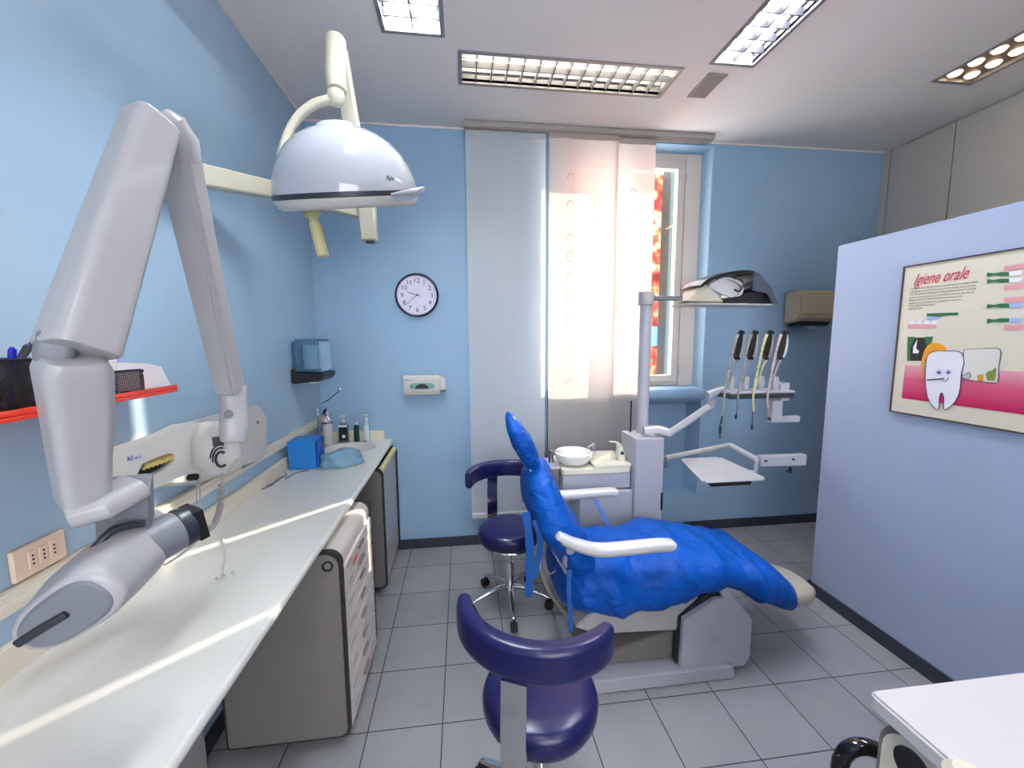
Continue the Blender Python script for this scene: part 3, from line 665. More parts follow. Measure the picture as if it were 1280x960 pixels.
# socket plate
sp_ = thing('wall_socket', 'ivory triple socket plate low on the left wall', 'socket', (0, 1.05, 1.09))
bm = BM(); box(bm, .001, .012, .985, 1.108, 1.055, 1.13, .004, 3); mk('plate', bm, M_sock, sp_)
for i in range(3):
    yy = 1.025+i*.025; bm = BM(); box(bm, .010, .0145, yy-.009, yy+.009, 1.071, 1.115, .002); md = mk('socket_module', bm, M_sock, sp_)
    bm = BM()
    for zz_ in (1.083, 1.093, 1.103): cyl(bm, (.0138, yy, zz_), (.015, yy, zz_), .0026, seg=10)
    mk('socket_hole', bm, M_black, md)

# shelf with pen cup and letter tray
sh = thing('wall_shelf', 'narrow glossy red acrylic shelf on the left wall', 'shelf', (.08, .9, 1.44))
bm = BM(); box(bm, .001, .17, .30, 1.02, 1.447, 1.457, .002); box(bm, .001, .17, 1.024, 1.32, 1.447, 1.457, .002); mk('shelf_board', bm, M_red, sh)
bm = BM(); box(bm, .162, .17, .30, 1.02, 1.457, 1.470, .002); box(bm, .162, .17, 1.024, 1.32, 1.457, 1.468, .002); mk('front_lip', bm, M_red, sh)
M_mesh = bpy.data.materials.new('black_wire_mesh'); M_mesh.use_nodes = True
def mesh_mat():
    nt = M_mesh.node_tree; b = nt.nodes['Principled BSDF']; b.inputs['Base Color'].default_value = lin('#16161A'); b.inputs['Roughness'].default_value = .4; b.inputs['Metallic'].default_value = .3
    tc = nt.nodes.new('ShaderNodeTexCoord'); br = nt.nodes.new('ShaderNodeTexBrick'); br.offset = 0
    br.inputs['Scale'].default_value = 1; br.inputs['Brick Width'].default_value = .004; br.inputs['Row Height'].default_value = .004; br.inputs['Mortar Size'].default_value = .0011
    sx = nt.nodes.new('ShaderNodeSeparateXYZ'); cb = nt.nodes.new('ShaderNodeCombineXYZ'); ad = nt.nodes.new('ShaderNodeMath')
    nt.links.new(tc.outputs['Object'], sx.inputs[0]); nt.links.new(sx.outputs[0], ad.inputs[0]); nt.links.new(sx.outputs[1], ad.inputs[1])
    nt.links.new(ad.outputs[0], cb.inputs[0]); nt.links.new(sx.outputs[2], cb.inputs[1]); nt.links.new(cb.outputs[0], br.inputs['Vector'])
    nt.links.new(br.outputs['Fac'], b.inputs['Alpha'])
mesh_mat()
pc = thing('pen_cup', 'black wire mesh pen cup on the red shelf, cut by the left edge', 'pen cup', (.09, .93, 1.4575))
yc, xc, hw_ = .91, .085, .045; z0 = 1.4578
bm = BM(); box(bm, xc-hw_, xc-hw_+.0015, yc-hw_, yc+hw_, z0, z0+.105); box(bm, xc+hw_-.0015, xc+hw_, yc-hw_, yc+hw_, z0, z0+.105); box(bm, xc-hw_, xc+hw_, yc-hw_, yc-hw_+.0015, z0, z0+.105); box(bm, xc-hw_, xc+hw_, yc+hw_-.0015, yc+hw_, z0, z0+.105); mk('mesh_wall', bm, M_mesh, pc, smooth=False)
bm = BM(); box(bm, xc-hw_, xc+hw_, yc-hw_, yc+hw_, z0, z0+.003)
q = [(xc-hw_, yc-hw_, z0+.105), (xc+hw_, yc-hw_, z0+.105), (xc+hw_, yc+hw_, z0+.105), (xc-hw_, yc+hw_, z0+.105)]
for i in range(4): tube(bm, [q[i], q[(i+1) % 4]], .003, seg=8); tube(bm, [q[i], (q[i][0], q[i][1], z0)], .0018, seg=6)
mk('wire_frame', bm, M_black, pc)
def pen(p0, p1, m, lab, clip=True, cap=None):
    t = thing('pen', lab, 'pen', p0); p0, p1 = Vector(p0), Vector(p1); d_ = (p1-p0).normalized()
    bm = BM(); cyl(bm, p0+d_*.012, p0+(p1-p0)*.72, .0045, seg=14); cyl(bm, p0, p0+d_*.012, .001, .0045, seg=14); mk('pen_barrel', bm, m, t)
    bm = BM(); cyl(bm, p0+(p1-p0)*.70, p1-d_*.006, .0056, seg=14); cyl(bm, p1-d_*.006, p1, .0056, .003, seg=14); a, b = frame_axes(d_); bar(bm, [p1-d_*.003+a*.007, p1-d_*.035+a*.008], [(.0015, .001), (.0015, .001)], n=4, seg=8); mk('pen_cap', bm, cap or m, t)
pen((.10, .935, z0+.004), plane(15, 434, 'y', .93)+Vector((0, 0, 0)), flat('blue_ink_plastic', '#1A22A8'), 'blue capped pen standing in the mesh cup')
pen((.085, .9, z0+.004), plane(46, 423, 'x', .085), M_black, 'black pen leaning right in the mesh cup')
pen((.095, .91, z0+.004), plane(36, 430, 'x', .09), mat('charcoal_pen', '#22262A', .3), 'charcoal pen leaning beside the black one in the mesh cup', cap=M_dark)
lt = thing('letter_tray', 'black wire letter tray on the right end of the red shelf', 'letter tray', (.09, 1.2, z0))
bm = BM()
for y, h in ((1.205, .075),):
    pass
fr_ = [plane(178, 485, 'x', .155)]
ya, yb = 1.03, 1.215
for x, h in ((.15, .062), (.04, .098)):
    tube(bm, [(x, ya, z0+.004), (x, ya, z0+h-.01), (x, ya+.01, z0+h), (x, yb-.01, z0+h), (x, yb, z0+h-.01), (x, yb, z0+.004)], .0038, seg=8, k=5); tube(bm, [(x, ya, z0+.003), (x, yb, z0+.003)], .0022, seg=6)
tube(bm, [(.15, yb, z0+.003), (.04, yb, z0+.003)], .0022, seg=6); tube(bm, [(.15, ya, z0+.003), (.04, ya, z0+.003)], .0022, seg=6)
mk('wire_frame', bm, M_black, lt)
for x, h in ((.15, .06), (.04, .096)):
    bm = BM(); box(bm, x-.0005, x+.0005, ya, yb, z0+.003, z0+h); mk('mesh_wall', bm, M_mesh, lt, smooth=False)
bm = BM(); pp = [plane(128, 453, 'x', .05), plane(184, 454, 'x', .05), plane(197, 481, 'x', .05), plane(128, 492, 'x', .05)]
for i in range(4): poly3(bm, [(.05+i*.015, p.y-.004*i, max(p.z-.003*i*(k < 2), z0+.001)) for k, p in enumerate(pp)], (1, 0, 0), .001)
tag(mk('paper_stack', bm, M_paper, smooth=False), 'white papers standing in the wire letter tray', 'papers')
q_ = [plane(120, 405, 'x', .003), plane(145, 405, 'x', .003), plane(149, 452, 'x', .003), plane(120, 455, 'x', .003)]
bm = BM(); poly3(bm, [(.003, p.y, p.z) for p in q_], (1, 0, 0), .0015)
nt_ = tag(mk('wall_notice', bm, M_paper), 'narrow white notice with lilac edge on the wall above the letter tray', 'notice')
q_ = [plane(144, 403, 'x', .005), plane(148, 403, 'x', .005), plane(152, 455, 'x', .005), plane(147, 455, 'x', .005)]
bm = BM(); poly3(bm, [(.005, p.y, p.z) for p in q_], (1, 0, 0), .0015); mk('lilac_edge', bm, flat('lilac_paper', '#A9A6D8', .6), nt_)

# ================================================================== X-RAY MACHINE
xr = thing('xray_machine', 'grey-white wall-mounted dental x-ray machine with folding arm over the worktop', 'x-ray machine', (.0, 1.75, 1.1))
# control box on the wall
bm = BM()
pl = [plane(188, 560, 'x', .06), plane(232, 532, 'x', .06), plane(325, 506, 'x', .06), plane(334, 520, 'x', .06), plane(335, 566, 'x', .06), plane(325, 577, 'x', .06), plane(250, 605, 'x', .06), plane(188, 610, 'x', .06)]
poly3(bm, [(.002, p.y, p.z) for p in pl], (1, 0, 0), .058)
bmesh.ops.bevel(bm, geom=list(bm.edges), offset=.010, segments=3, affect='EDGES'); mk('wall_box', bm, M_xwhite, xr)
bm = BM(); e_ = plane(322, 528, 'x', .0605); cyl(bm, (.060, e_.y, e_.z), (.064, e_.y, e_.z), .008, seg=18); mk('small_button', bm, M_xgrey, xr)
bm = BM(); pA, pB = plane(297, 583, 'x', .03), plane(322, 572, 'x', .03); box(bm, .0325, .058, pA.y, pB.y, pA.z-.010, pA.z+.010, .004); mk('dark_connector', bm, M_xgrey, xr)
# extension arm: flared outline, window cut through it
P_ = lambda x, y, d: at(x, y, d)
def dd(x): return .93+(x-135)/(275-135)*.2
out = [(128, 572), (150, 562), (200, 545), (226, 532), (262, 530), (262, 590), (236, 592), (215, 600), (180, 618), (128, 618)]
hole = [(172, 592), (178, 580), (195, 572), (213, 566), (219, 568), (218, 577), (205, 588), (188, 597), (176, 600)]
nrm = (P_(262, 560, dd(262))-P_(135, 590, dd(135))).cross(Vector((0, 0, 1))).normalized()
if nrm.dot(CAM-P_(200, 570, 1)) < 0: nrm = -nrm
def plate_hole(bm, out, hole, off, t):
    # triangulated ring between outer polygon and hole, both resampled by angle
    c = Vector((195, 583)); N = 72
    def hit(poly, a):
        d_ = Vector((math.cos(a), math.sin(a))); best = None
        for i in range(len(poly)):
            p, q = Vector(poly[i]), Vector(poly[(i+1) % len(poly)]); e = q-p; den = d_.x*e.y-d_.y*e.x
            if abs(den) < 1e-9: continue
            w_ = p-c; s = (w_.x*e.y-w_.y*e.x)/den; u = (w_.x*d_.y-w_.y*d_.x)/den
            if s > 0 and -1e-6 <= u <= 1+1e-6 and (best is None or s > best): best = s
        return c+d_*(best or 10)
    angs = sorted(set([2*PI*i/N for i in range(N)]+[math.atan2(y-c.y, x-c.x) % (2*PI) for x, y in out]))
    R1 = [hit(out, a) for a in angs]; R2 = [hit(hole, a) for a in angs]
    n = len(angs); V = []
    for R in (R1, R2):
        for o in (off, off-t):
            V.append([bm.verts.new(P_(p.x, p.y, dd(p.x))+nrm*o) for p in R])
    of, ob, hf, hb = V
    for i in range(n):
        j = (i+1) % n
        bm.faces.new((of[i], of[j], hf[j], hf[i])); bm.faces.new((ob[i], hb[i], hb[j], ob[j]))
        bm.faces.new((of[i], ob[i], ob[j], of[j])); bm.faces.new((hf[i], hf[j], hb[j], hb[i]))
bm = BM(); plate_hole(bm, out, hole, .0, .045); ea = mk('extension_arm', bm, M_xwhite, xr, ang=40)
bm = BM(); poly3(bm, [P_(x, y, dd(x))-nrm*.028 for x, y in hole], -nrm, .006); mk('dark_recess', bm, M_black, ea)
bm = BM()
for i in range(7):
    x = 183+i*5.5; p = P_(x, 588-i*1.8, dd(x))-nrm*.018
    bar(bm, [p, p+Vector((.006, .004, .012)), p+Vector((.0, .012, .02))], [(.006, .004), (.009, .006), (.004, .003)], n=2.5, seg=10)
mk('yellow_bundle', bm, flat('yellow_cloth', '#D9C078', .6), ea)
# logo on the arm
lx = (P_(165, 570, dd(165))-P_(140, 577, dd(140))).normalized(); lz = nrm.cross(lx)
if lz.z < 0: lz = -lz
bm = BM(); text_bm(bm, 'K', P_(157, 576, dd(157))+nrm*.0012, lx, lz, .022, .001, shear=.2); text_bm(bm, 'odak', P_(163, 574, dd(163))+nrm*.0012, lx, lz, .011, .001, shear=.2); mk('maker_mark', bm, flat('royal_blue_print', '#1D3C9A'), ea, smooth=False)
# joint
jc = P_(266, 560, 1.10); jn = (CAM-jc); jn.z = 0; jn.normalize()
bm = BM(); bar(bm, [P_(268, 528, 1.12), P_(269, 545, 1.11), P_(272, 575, 1.11), P_(273, 592, 1.11)], [(.040, .026), (.052, .036), (.054, .038), (.030, .026)], up=tuple(jn), n=3.2, cap_r=.012); mk('arm_joint', bm, M_xwhite, xr)
jf = P_(276, 570, 1.11)+jn*.0385; jr = Vector((-jn.y, jn.x, 0)); 
if jr.dot(r2) < 0: jr = -jr
bm = BM()
for r_, a0, a1 in ((.020, 50, 310), (.031, 70, 200), (.040, 70, 170)):
    tube(bm, [jf+jr*(r_*.6*math.cos(math.radians(a)))+Vector((0, 0, r_*math.sin(math.radians(a)))) for a in range(a0, a1+1, 20)], .0022 if r_ > .021 else .0034, seg=6, k=2)
mk('curved_marking', bm, M_dark, xr)
bm = BM(); e = P_(272, 548, 1.11)+jn*.037; poly3(bm, [e-jr*.012-Vector((0, 0, .012)), e+jr*.012-Vector((0, 0, .012)), e+jr*.012+Vector((0, 0, .012)), e-jr*.012+Vector((0, 0, .012))], jn, .002); mk('dark_label', bm, M_dark, xr)
bm = BM(); e = P_(240, 562, 1.09)+nrm*.002
for i in range(7): text_bm(bm, 'H', e+Vector((0, 0, .03-i*.010)), lx, lz, .010, .001)
mk('vertical_print', bm, M_dark, xr, smooth=False)
# fork under arm 1
bm = BM(); bar(bm, [P_(292, 552, 1.08), P_(293, 530, 1.08), P_(292, 505, 1.09), P_(290, 482, 1.09)], [(.030, .024), (.034, .026), (.030, .024), (.034, .03)], up=tuple(jn), n=4, cap_r=.006); mk('arm_knuckle', bm, M_xray, xr)
bm = BM(); k_ = P_(285, 516, 1.07)+jn*.02; cyl(bm, k_, k_+jn*.014, .010, seg=18, bev=.002); mk('knuckle_screw', bm, M_xgrey, xr)
# arm 1: knuckle to elbow
a0 = P_(289, 490, 1.08); a1 = P_(219, 175, .82)
bm = BM(); bar(bm, [a0, a0.lerp(a1, .5), a1], [(.027, .027), (.029, .028), (.032, .032)], up=tuple(jn-jr*.6), n=5, cap_r=.008); mk('forearm', bm, M_xray, xr)
bm = BM(); vv = (jn-jr*.6).normalized(); dv = (a1-a0).normalized(); vv = (vv-dv*vv.dot(dv)).normalized(); q0 = a0.lerp(a1, .02)+vv*.029; q1 = a0.lerp(a1, .93)+vv*.033; bar(bm, [q0, q1], [(.020, .003), (.023, .004)], up=tuple(vv), n=6); mk('forearm_cover', bm, M_xgrey if False else M_xray, xr)
# elbow cap
bm = BM(); bar(bm, [P_(200, 152, .80), P_(213, 160, .81), P_(222, 176, .825), P_(227, 204, .84)], [(.030, .030), (.034, .034), (.035, .036), (.032, .034)], up=tuple(jn-jr*.5), n=4, cap_r=.006); mk('elbow_cap', bm, M_xray, xr)
# arm 2: elbow to post
b0 = P_(190, 150, .74); b1 = P_(97, 440, .60)
bm = BM(); bar(bm, [b0, b0.lerp(b1, .5), b1], [(.036, .032), (.040, .035), (.042, .038)], up=tuple(jn+jr*.75), n=5, cap_r=.006); mk('upper_arm', bm, M_xray, xr)
bm = BM(); bar(bm, [P_(80, 415, .60), P_(74, 440, .60), P_(70, 452, .60)], [(.022, .032), (.022, .034), (.020, .032)], up=tuple(jn), n=5, cap_r=.005); mk('knee_cap', bm, M_xgrey, xr)
# post
bm = BM(); bar(bm, [P_(92, 446, .595), P_(92, 462, .60), P_(98, 520, .625), P_(100, 570, .645), P_(105, 628, .665)], [(.034, .036), (.039, .038), (.037, .036), (.033, .034), (.029, .032)], up=tuple(jn+jr*.45), n=5, cap_r=.006); mk('post', bm, M_xray, xr)
# yoke: flat swivel plate and bracket
bm = BM(); bar(bm, [P_(92, 640, .66), P_(130, 628, .68), P_(172, 606, .72)], [(.044, .020), (.048, .020), (.040, .018)], up=(0, 0, 1), n=4, cap_r=.006); mk('swivel_plate', bm, M_xray, xr)
bm = BM(); bar(bm, [P_(156, 605, .72), P_(158, 640, .735), P_(160, 672, .75)], [(.036, .034), (.036, .034), (.036, .034)], up=tuple(jn), n=7, cap_r=.004); mk('yoke_bracket', bm, M_xgrey, xr)
# tube head
hA = P_(84, 766, .60); hB = P_(112, 735, .66); hC = P_(155, 695, .74); hD = P_(182, 668, .80)
up_h = (u2*.8+r2*.5).normalized()
bm = BM()
hd_ax = (hD-hA).normalized()
side = (r2*.84+u2*.54).normalized()
def egg(p, w_, h_, seg=40):
    d_ = hd_ax; a = (side-d_*side.dot(d_)).normalized(); b = d_.cross(a)
    out_ = []
    for i in range(seg):
        t = 2*PI*i/seg; c, s = math.cos(t), math.sin(t)
        k = 1-.28*(-c*.5+.5)*1.0
        n_ = 2.6; x = w_*math.copysign(abs(c)**(2/n_), c); y = h_*math.copysign(abs(s)**(2/n_), s)*k
        out_.append(p+a*x+b*y)
    return out_
rings(bm, [egg(hA-hd_ax*.006, .060, .040), egg(hA, .072, .048), egg(hA+hd_ax*.008, .076, .051), egg(hA.lerp(hB, .6), .077, .056), egg(hB, .077, .060), egg(hB.lerp(hC, .6), .074, .062), egg(hC, .068, .060), egg(hD, .052, .052), egg(hD+hd_ax*.01, .040, .040)])
head = mk('tube_head', bm, M_xray, xr, ang=50)
bm = BM(); rings(bm, [egg(hA-hd_ax*.010, .056, .036), egg(hA-hd_ax*.0065, .061, .041), egg(hA-hd_ax*.004, .062, .042)]); mk('end_plate', bm, M_xgrey, head)
a_ = (side-hd_ax*side.dot(hd_ax)).normalized(); b_ = hd_ax.cross(a_)
def onface(px, py):
    d_ = (at(px, py, 1)-CAM); n_ = hd_ax; p0_ = hA-hd_ax*.0115; t = (p0_-CAM).dot(n_)/d_.dot(n_); return CAM+d_*t
bm = BM(); bar(bm, [onface(20, 806), onface(50, 787), onface(84, 767)], [(.0065, .004), (.0065, .004), (.006, .004)], up=tuple(hd_ax), n=4, cap_r=.003); mk('slot_strip', bm, M_dark, head)
bm = BM(); cyl(bm, P_(140, 706, .70), P_(222, 662, .79), .041, .039, seg=48, bev=.004); cone = mk('cone', bm, M_xgrey, xr)
bm = BM(); cyl(bm, P_(220, 663, .788), P_(239, 654, .81), .040, .037, seg=48, bev=.005); mk('cone_ring', bm, M_dark, cone)
cd_ = (P_(239, 654, .81)-P_(220, 663, .788)).normalized(); ce = P_(237, 655, .81)
bm = BM(); a_, b_ = frame_axes(cd_)
for s1, s2, w1, w2 in ((1, 0, .003, .030), (-1, 0, .003, .030), (0, 1, .030, .003), (0, -1, .030, .003)):
    c0 = ce+a_*s1*.028+b_*s2*.028; bar(bm, [c0, c0+cd_*.016], [(w1, w2), (w1, w2)], up=tuple(b_), n=8, seg=16)
mk('square_collimator', bm, M_black, cone)
bm = BM(); tr = [(110, 690), (135, 668), (160, 662)]; tube(bm, [P_(112, 692, .66), P_(138, 665, .68), P_(160, 657, .70), P_(180, 655, .72)], .006, seg=10); mk('seam_ring', bm, M_dark, head)
bm = BM(); e = P_(97, 697, .655); e2 = P_(116, 683, .668); bar(bm, [e, e2], [(.006, .003), (.006, .003)], up=tuple(u2), n=6); mk('yellow_warning_label', bm, flat('warning_yellow', '#C9B040'), head)
# cables
bm = BM(); pts = [P_(277, 592, 1.12), P_(277, 612, 1.12), P_(275, 635, 1.11), P_(268, 655, 1.08), P_(255, 668, 1.05), P_(228, 692, .98), P_(205, 706, .93)]
q = catmull(pts, 30); hel = []
for i, p in enumerate(q[20:130]):
    a = i*1.5; hel.append(p+Vector((math.cos(a)*.007, math.sin(a)*.007, 0)))
tube(bm, pts, .0028, seg=6); tube(bm, hel, .0022, seg=5, k=3); mk('coiled_cable', bm, M_greypl, xr)
bm = BM(); tube(bm, [P_(249, 592, 1.14), P_(250, 620, 1.16), P_(251, 648, 1.16), P_(256, 656, 1.12)], .0028, seg=6); tube(bm, [P_(246, 592, 1.15), P_(246, 625, 1.17), P_(247, 655, 1.17)], .002, seg=6); mk('thin_cable', bm, M_greypl, xr)
bm = BM(); cyl(bm, P_(236, 597, 1.12), P_(246, 596, 1.12), .010, seg=16, bev=.002); mk('black_knob', bm, M_black, xr)
bm = BM(); box(bm, -.008, .008, -.004, .004, -.004, .004, .001); bmesh.ops.translate(bm, verts=bm.verts, vec=P_(257, 659, 1.09)); mk('yellow_clip', bm, MATS['warning_yellow'], xr)
bm = BM(); 
for i in range(3): tube(bm, [Vector((.25+.015*i, 1.28+.014*i, CZ+.003)), Vector((.262+.015*i, 1.27+.014*i, CZ+.010)), Vector((.27+.015*i, 1.255+.014*i, CZ+.003))], .0028, seg=6)
tube(bm, [Vector((.12, 1.56, CZ+.004)), Vector((.2, 1.42, CZ+.004)), Vector((.27, 1.27, CZ+.004))], .003, seg=6)
tag(mk('loose_cable', bm, M_white), 'white cable with coils lying on the worktop below the x-ray cone', 'cable')

# ================================================================== OPERATING LAMP
ol = thing('operating_lamp', 'large glossy white dome surgical lamp on an ivory wall arm', 'surgical lamp', (.0, 1.61, 2.18))
bm = BM(); box(bm, .001, .03, 1.55, 1.69, 2.08, 2.27, .01); mk('wall_bracket', bm, M_ivory, ol)
bm = BM(); cyl(bm, (.055, 1.62, 2.11), (.055, 1.62, 2.235), .032, bev=.005); mk('bracket_hub', bm, M_ivory, ol)
w0 = Vector((.055, 1.62, 2.185)); w1 = at(352, 240, 1.85); w2 = at(459, 268, 2.0)
bm = BM(); bar(bm, [w0, w1], [(.030, .040), (.026, .036)], n=6, cap_r=.006); mk('wall_arm', bm, M_ivory, ol)
bm = BM(); cyl(bm, w1-Vector((0, 0, .05)), w1+Vector((0, 0, .05)), .034, bev=.006); mk('arm_hub', bm, M_ivory, ol)
bm = BM(); bar(bm, [w1, w2], [(.024, .032), (.022, .028)], n=6, cap_r=.006); mk('second_arm', bm, M_ivory, ol)
bm = BM(); bar(bm, [at(462, 302, 1.98), at(459, 262, 1.98), at(440, 160, 1.9), at(424, 60, 1.78)], [(.036, .03), (.040, .034), (.036, .032), (.030, .03)], up=(0, -1, 0), n=6, cap_r=.006); va = mk('spring_arm', bm, M_ivory, ol)
bm = BM(); e = at(463, 303, 1.95); box(bm, e.x-.020, e.x+.020, e.y-.012, e.y+.012, e.z-.006, e.z+.006, .002); mk('black_end', bm, M_dark, va)
bm = BM(); cyl(bm, at(419, 50, 1.70), at(419, 90, 1.68), .042, .042, seg=36, bev=.004); cyl(bm, at(419, 90, 1.68), at(421, 114, 1.67), .042, .038, seg=36); mk('drop_tube', bm, M_ivory, ol)
bm = BM(); lathe(bm, [(0, -.035), (.022, -.03), (.034, -.012), (.036, .005), (.032, .022), (.02, .03), (0, .03)], at(420, 122, 1.665)); mk('ball_joint', bm, M_ivory, ol)
bm = BM(); pts = [at(415, 124, 1.66), at(392, 131, 1.65), at(370, 150, 1.64), at(355, 180, 1.63), at(349, 215, 1.62), at(347, 238, 1.61)]; q = catmull(pts, 8); bar(bm, q, [(.020, .016)]*len(q), n=3); mk('yoke_arc', bm, M_ivory, ol)
bm = BM(); e = at(349, 240, 1.61); cyl(bm, e-r2*.02, e+r2*.025, .026, seg=30, bev=.005); mk('yoke_pivot', bm, M_lampw, ol)
dc = at(436, 246, 1.60); tilt = Vector((-.10, .0, 1)).normalized(); 
tilt = (Vector((0, 0, 1))*.94+r2*(-.075)+Vector((0, 1, 0))*-.31).normalized()
RX = .268
prof = [(1.0, 0.0), (.998, .02), (.975, .07), (.92, .135), (.83, .20), (.70, .262), (.55, .308), (.40, .338), (.26, .352), (.245, .366), (.20, .376), (.10, .382), (0, .383)]
bm = BM(); lathe(bm, [(r_*RX, h_*.72*.88) for r_, h_ in prof], dc+tilt*.012, tilt, seg=72)
dome = mk('dome_shell', bm, M_lampw, ol, ang=60)
bm = BM(); lathe(bm, [(RX*.99, -.006), (RX*1.006, -.004), (RX*1.006, .010), (RX*.99, .013)], dc, tilt, seg=72); mk('dark_gasket', bm, M_dark, ol)
bm = BM(); lathe(bm, [(RX*1.0, -.006), (RX*.995, -.014), (RX*.96, -.032), (RX*.90, -.042), (RX*.84, -.042), (RX*.80, -.02), (0, -.015)], dc, tilt, seg=72); mk('lower_rim', bm, M_xwhite, ol)
bm = BM(); lathe(bm, [(RX*.8, -.03), (RX*.5, -.036), (0, -.038), (0, -.033), (RX*.5, -.031), (RX*.8, -.025)], dc, tilt, seg=60); mk('glass_cover', bm, M_greypl, ol)
bm = BM(); lathe(bm, [(.024, 0), (.030, -.004), (.030, -.02), (.018, -.026), (.016, -.045), (.021, -.05), (.022, -.17), (.018, -.178), (0, -.18)], at(389, 263, 1.55), at(389, 263, 1.55)-at(404, 320, 1.56), seg=28); mk('sterile_handle', bm, mat('amber_ivory_plastic', '#C9C08E', .35), ol)
bm = BM(); hp = [at(494, 246, 1.43), at(508, 244, 1.42), at(522, 240, 1.42), at(530, 236, 1.43)]; bar(bm, hp, [(.03, .006), (.034, .009), (.026, .010), (.012, .006)], up=(0, 0, 1), n=3); mk('grab_handle', bm, M_lampw, ol)
tx = r2-tilt*r2.dot(tilt); tx.normalize()
e = at(490, 222, 1.405); bm = BM(); text_bm(bm, 'Marlux', e, tx, (tilt+fw*.5).normalized(), .028, .001); 
for v in bm.verts:   # wrap the lettering onto the shell
    rel = v.co-dc; hgt = rel.dot(tilt)-.012; rad = (rel-tilt*rel.dot(tilt)); 
    h_n = hgt/(.72*.88); R_ = RX
    for (ra, ha), (rb, hb) in zip(prof, prof[1:]):
        if ha <= h_n <= hb: R_ = RX*(ra+(rb-ra)*(h_n-ha)/(hb-ha)); break
    v.co = dc+tilt*rel.dot(tilt)+rad.normalized()*(R_+.0018)
mk('maker_mark', bm, flat('grey_print', '#4A4E58'), dome, smooth=False)

# ================================================================== STOOLS
def make_stool():
    t = thing('swivel_stool', '', 'stool', (0, 0, 0), group=None)
    bm = BM(); lathe(bm, [(0, .405), (.15, .405), (.172, .412), (.183, .435), (.185, .462), (.178, .485), (.16, .498), (.12, .503), (0, .5035)], seg=64); mk('seat', bm, M_navy, t, ang=60)
    bm = BM(); lathe(bm, [(.10, .385), (.155, .392), (.162, .400), (.158, .408), (.10, .405)], seg=64); mk('seat_ring', bm, M_chrome, t)
    bm = BM(); rs = []
    R_ = .235; n = 40; a0, a1 = math.radians(90-68), math.radians(90+68)
    pts = [Vector((R_*math.cos(a0+(a1-a0)*k/n), R_*math.sin(a0+(a1-a0)*k/n), .775)) for k in range(n+1)]
    sz = [(.030*min(1, .72+.28*math.sin(PI*min(1, max(0, (k/n)*6))/2 if k < n/2 else PI*min(1, (1-k/n)*6)/2)), .052) for k in range(n+1)]
    bar(bm, pts, sz, up=(0, 0, 1), n=3.2, cap_r=.010); mk('backrest', bm, M_navy, t, ang=60)
    bm = BM(); bar(bm, [(0, .10, .375), (0, .22, .372), (0, .268, .39), (0, .278, .44), (0, .276, .60), (0, .268, .74)], [(.034, .005)]*6, up=(0, 1, 0), n=8); mk('back_bar', bm, M_chrome, t)
    bm = BM(); cyl(bm, (0, 0, .07), (0, 0, .27), .026, bev=.002); cyl(bm, (0, 0, .26), (0, 0, .395), .017); box(bm, -.06, .06, -.07, .11, .366, .388, .004); mk('column', bm, M_chrome, t)
    for k in range(5):
        a = math.radians(36+72*k); c, s = math.cos(a), math.sin(a)
        bm = BM(); bar(bm, [(.015*c, .015*s, .115), (.08*c, .08*s, .118), (.205*c, .205*s, .084), (.242*c, .242*s, .070)], [(.016, .016), (.016, .012), (.012, .009), (.010, .008)], n=3, cap_r=.003); lg = mk('leg', bm, M_chrome, t)
        bm = BM(); p = Vector((.240*c, .240*s, .027)); ax = Vector((-s, c, 0))
        cyl(bm, p-ax*.019, p-ax*.004, .0265, seg=24, bev=.004); cyl(bm, p+ax*.004, p+ax*.019, .0265, seg=24, bev=.004); cyl(bm, p-ax*.006, p+ax*.006, .010, seg=12); cyl(bm, (p.x, p.y, .035), (p.x, p.y, .068), .006, seg=12); mk('caster', bm, M_rubber, lg)
    return t
st = make_stool(); st['label'] = 'navy swivel stool nearest the viewer, seen from behind its curved backrest'
st.location = (1.245, 1.165, 0); st.rotation_euler = (0, 0, math.radians(155))
s2 = copy_tree(st); s2['label'] = 'navy swivel stool standing near the curtain, left of the dental chair'
for ch in st.children:
    if ch.name.startswith('leg'): ch.rotation_euler = (0, 0, math.radians(21))
s2.location = (1.275, 2.282, 0); s2.rotation_euler = (0, 0, math.radians(17))

# ================================================================== DENTAL CHAIR
dcv = thing('dental_chair', 'reclined dental chair wrapped in wrinkled bright blue plastic cover', 'dental chair', (1.95, 1.85, 0))
bm = BM(); prism(bm, [(1.50, 0), (2.262, 0), (2.262, .045), (2.235, .068), (1.50, .068)], 1.60, 2.05, 'y', .006); mk('base_plate', bm, M_unit, dcv)
bm = BM(); prism(bm, [(1.995, .069), (2.252, .069), (2.252, .30), (2.20, .40), (2.15, .40), (2.0, .315)], 1.615, 1.64, 'y', .003); 
ped = mk('side_cover', bm, M_unit, dcv)
bm = BM()
for x, z in ((2.195, .33), (2.165, .20)): cyl(bm, (x, 1.6155, z), (x, 1.612, z), .017, seg=20, bev=.001)
mk('cover_screw', bm, M_greypl, ped)
bm = BM(); prism(bm, [(2.256, .03), (2.33, .03), (2.36, .07), (2.36, .27), (2.20, .455), (2.175, .435), (2.256, .30)], 1.63, 2.02, 'y', .006); mk('rear_cover', bm, M_unit, dcv)
bm = BM(); prism(bm, [(1.99, .07), (2.252, .07), (2.252, .31), (2.16, .43), (2.10, .40), (1.99, .31)], 1.641, 2.03, 'y', .004); mk('pedestal', bm, M_dark, dcv)
bm = BM(); prism(bm, [(1.50, .30), (1.60, .385), (2.05, .42), (2.10, .39), (2.0, .31), (1.99, .235), (1.60, .255)], 1.65, 2.0, 'y', .006); mk('lift_beam', bm, M_greypl, dcv)
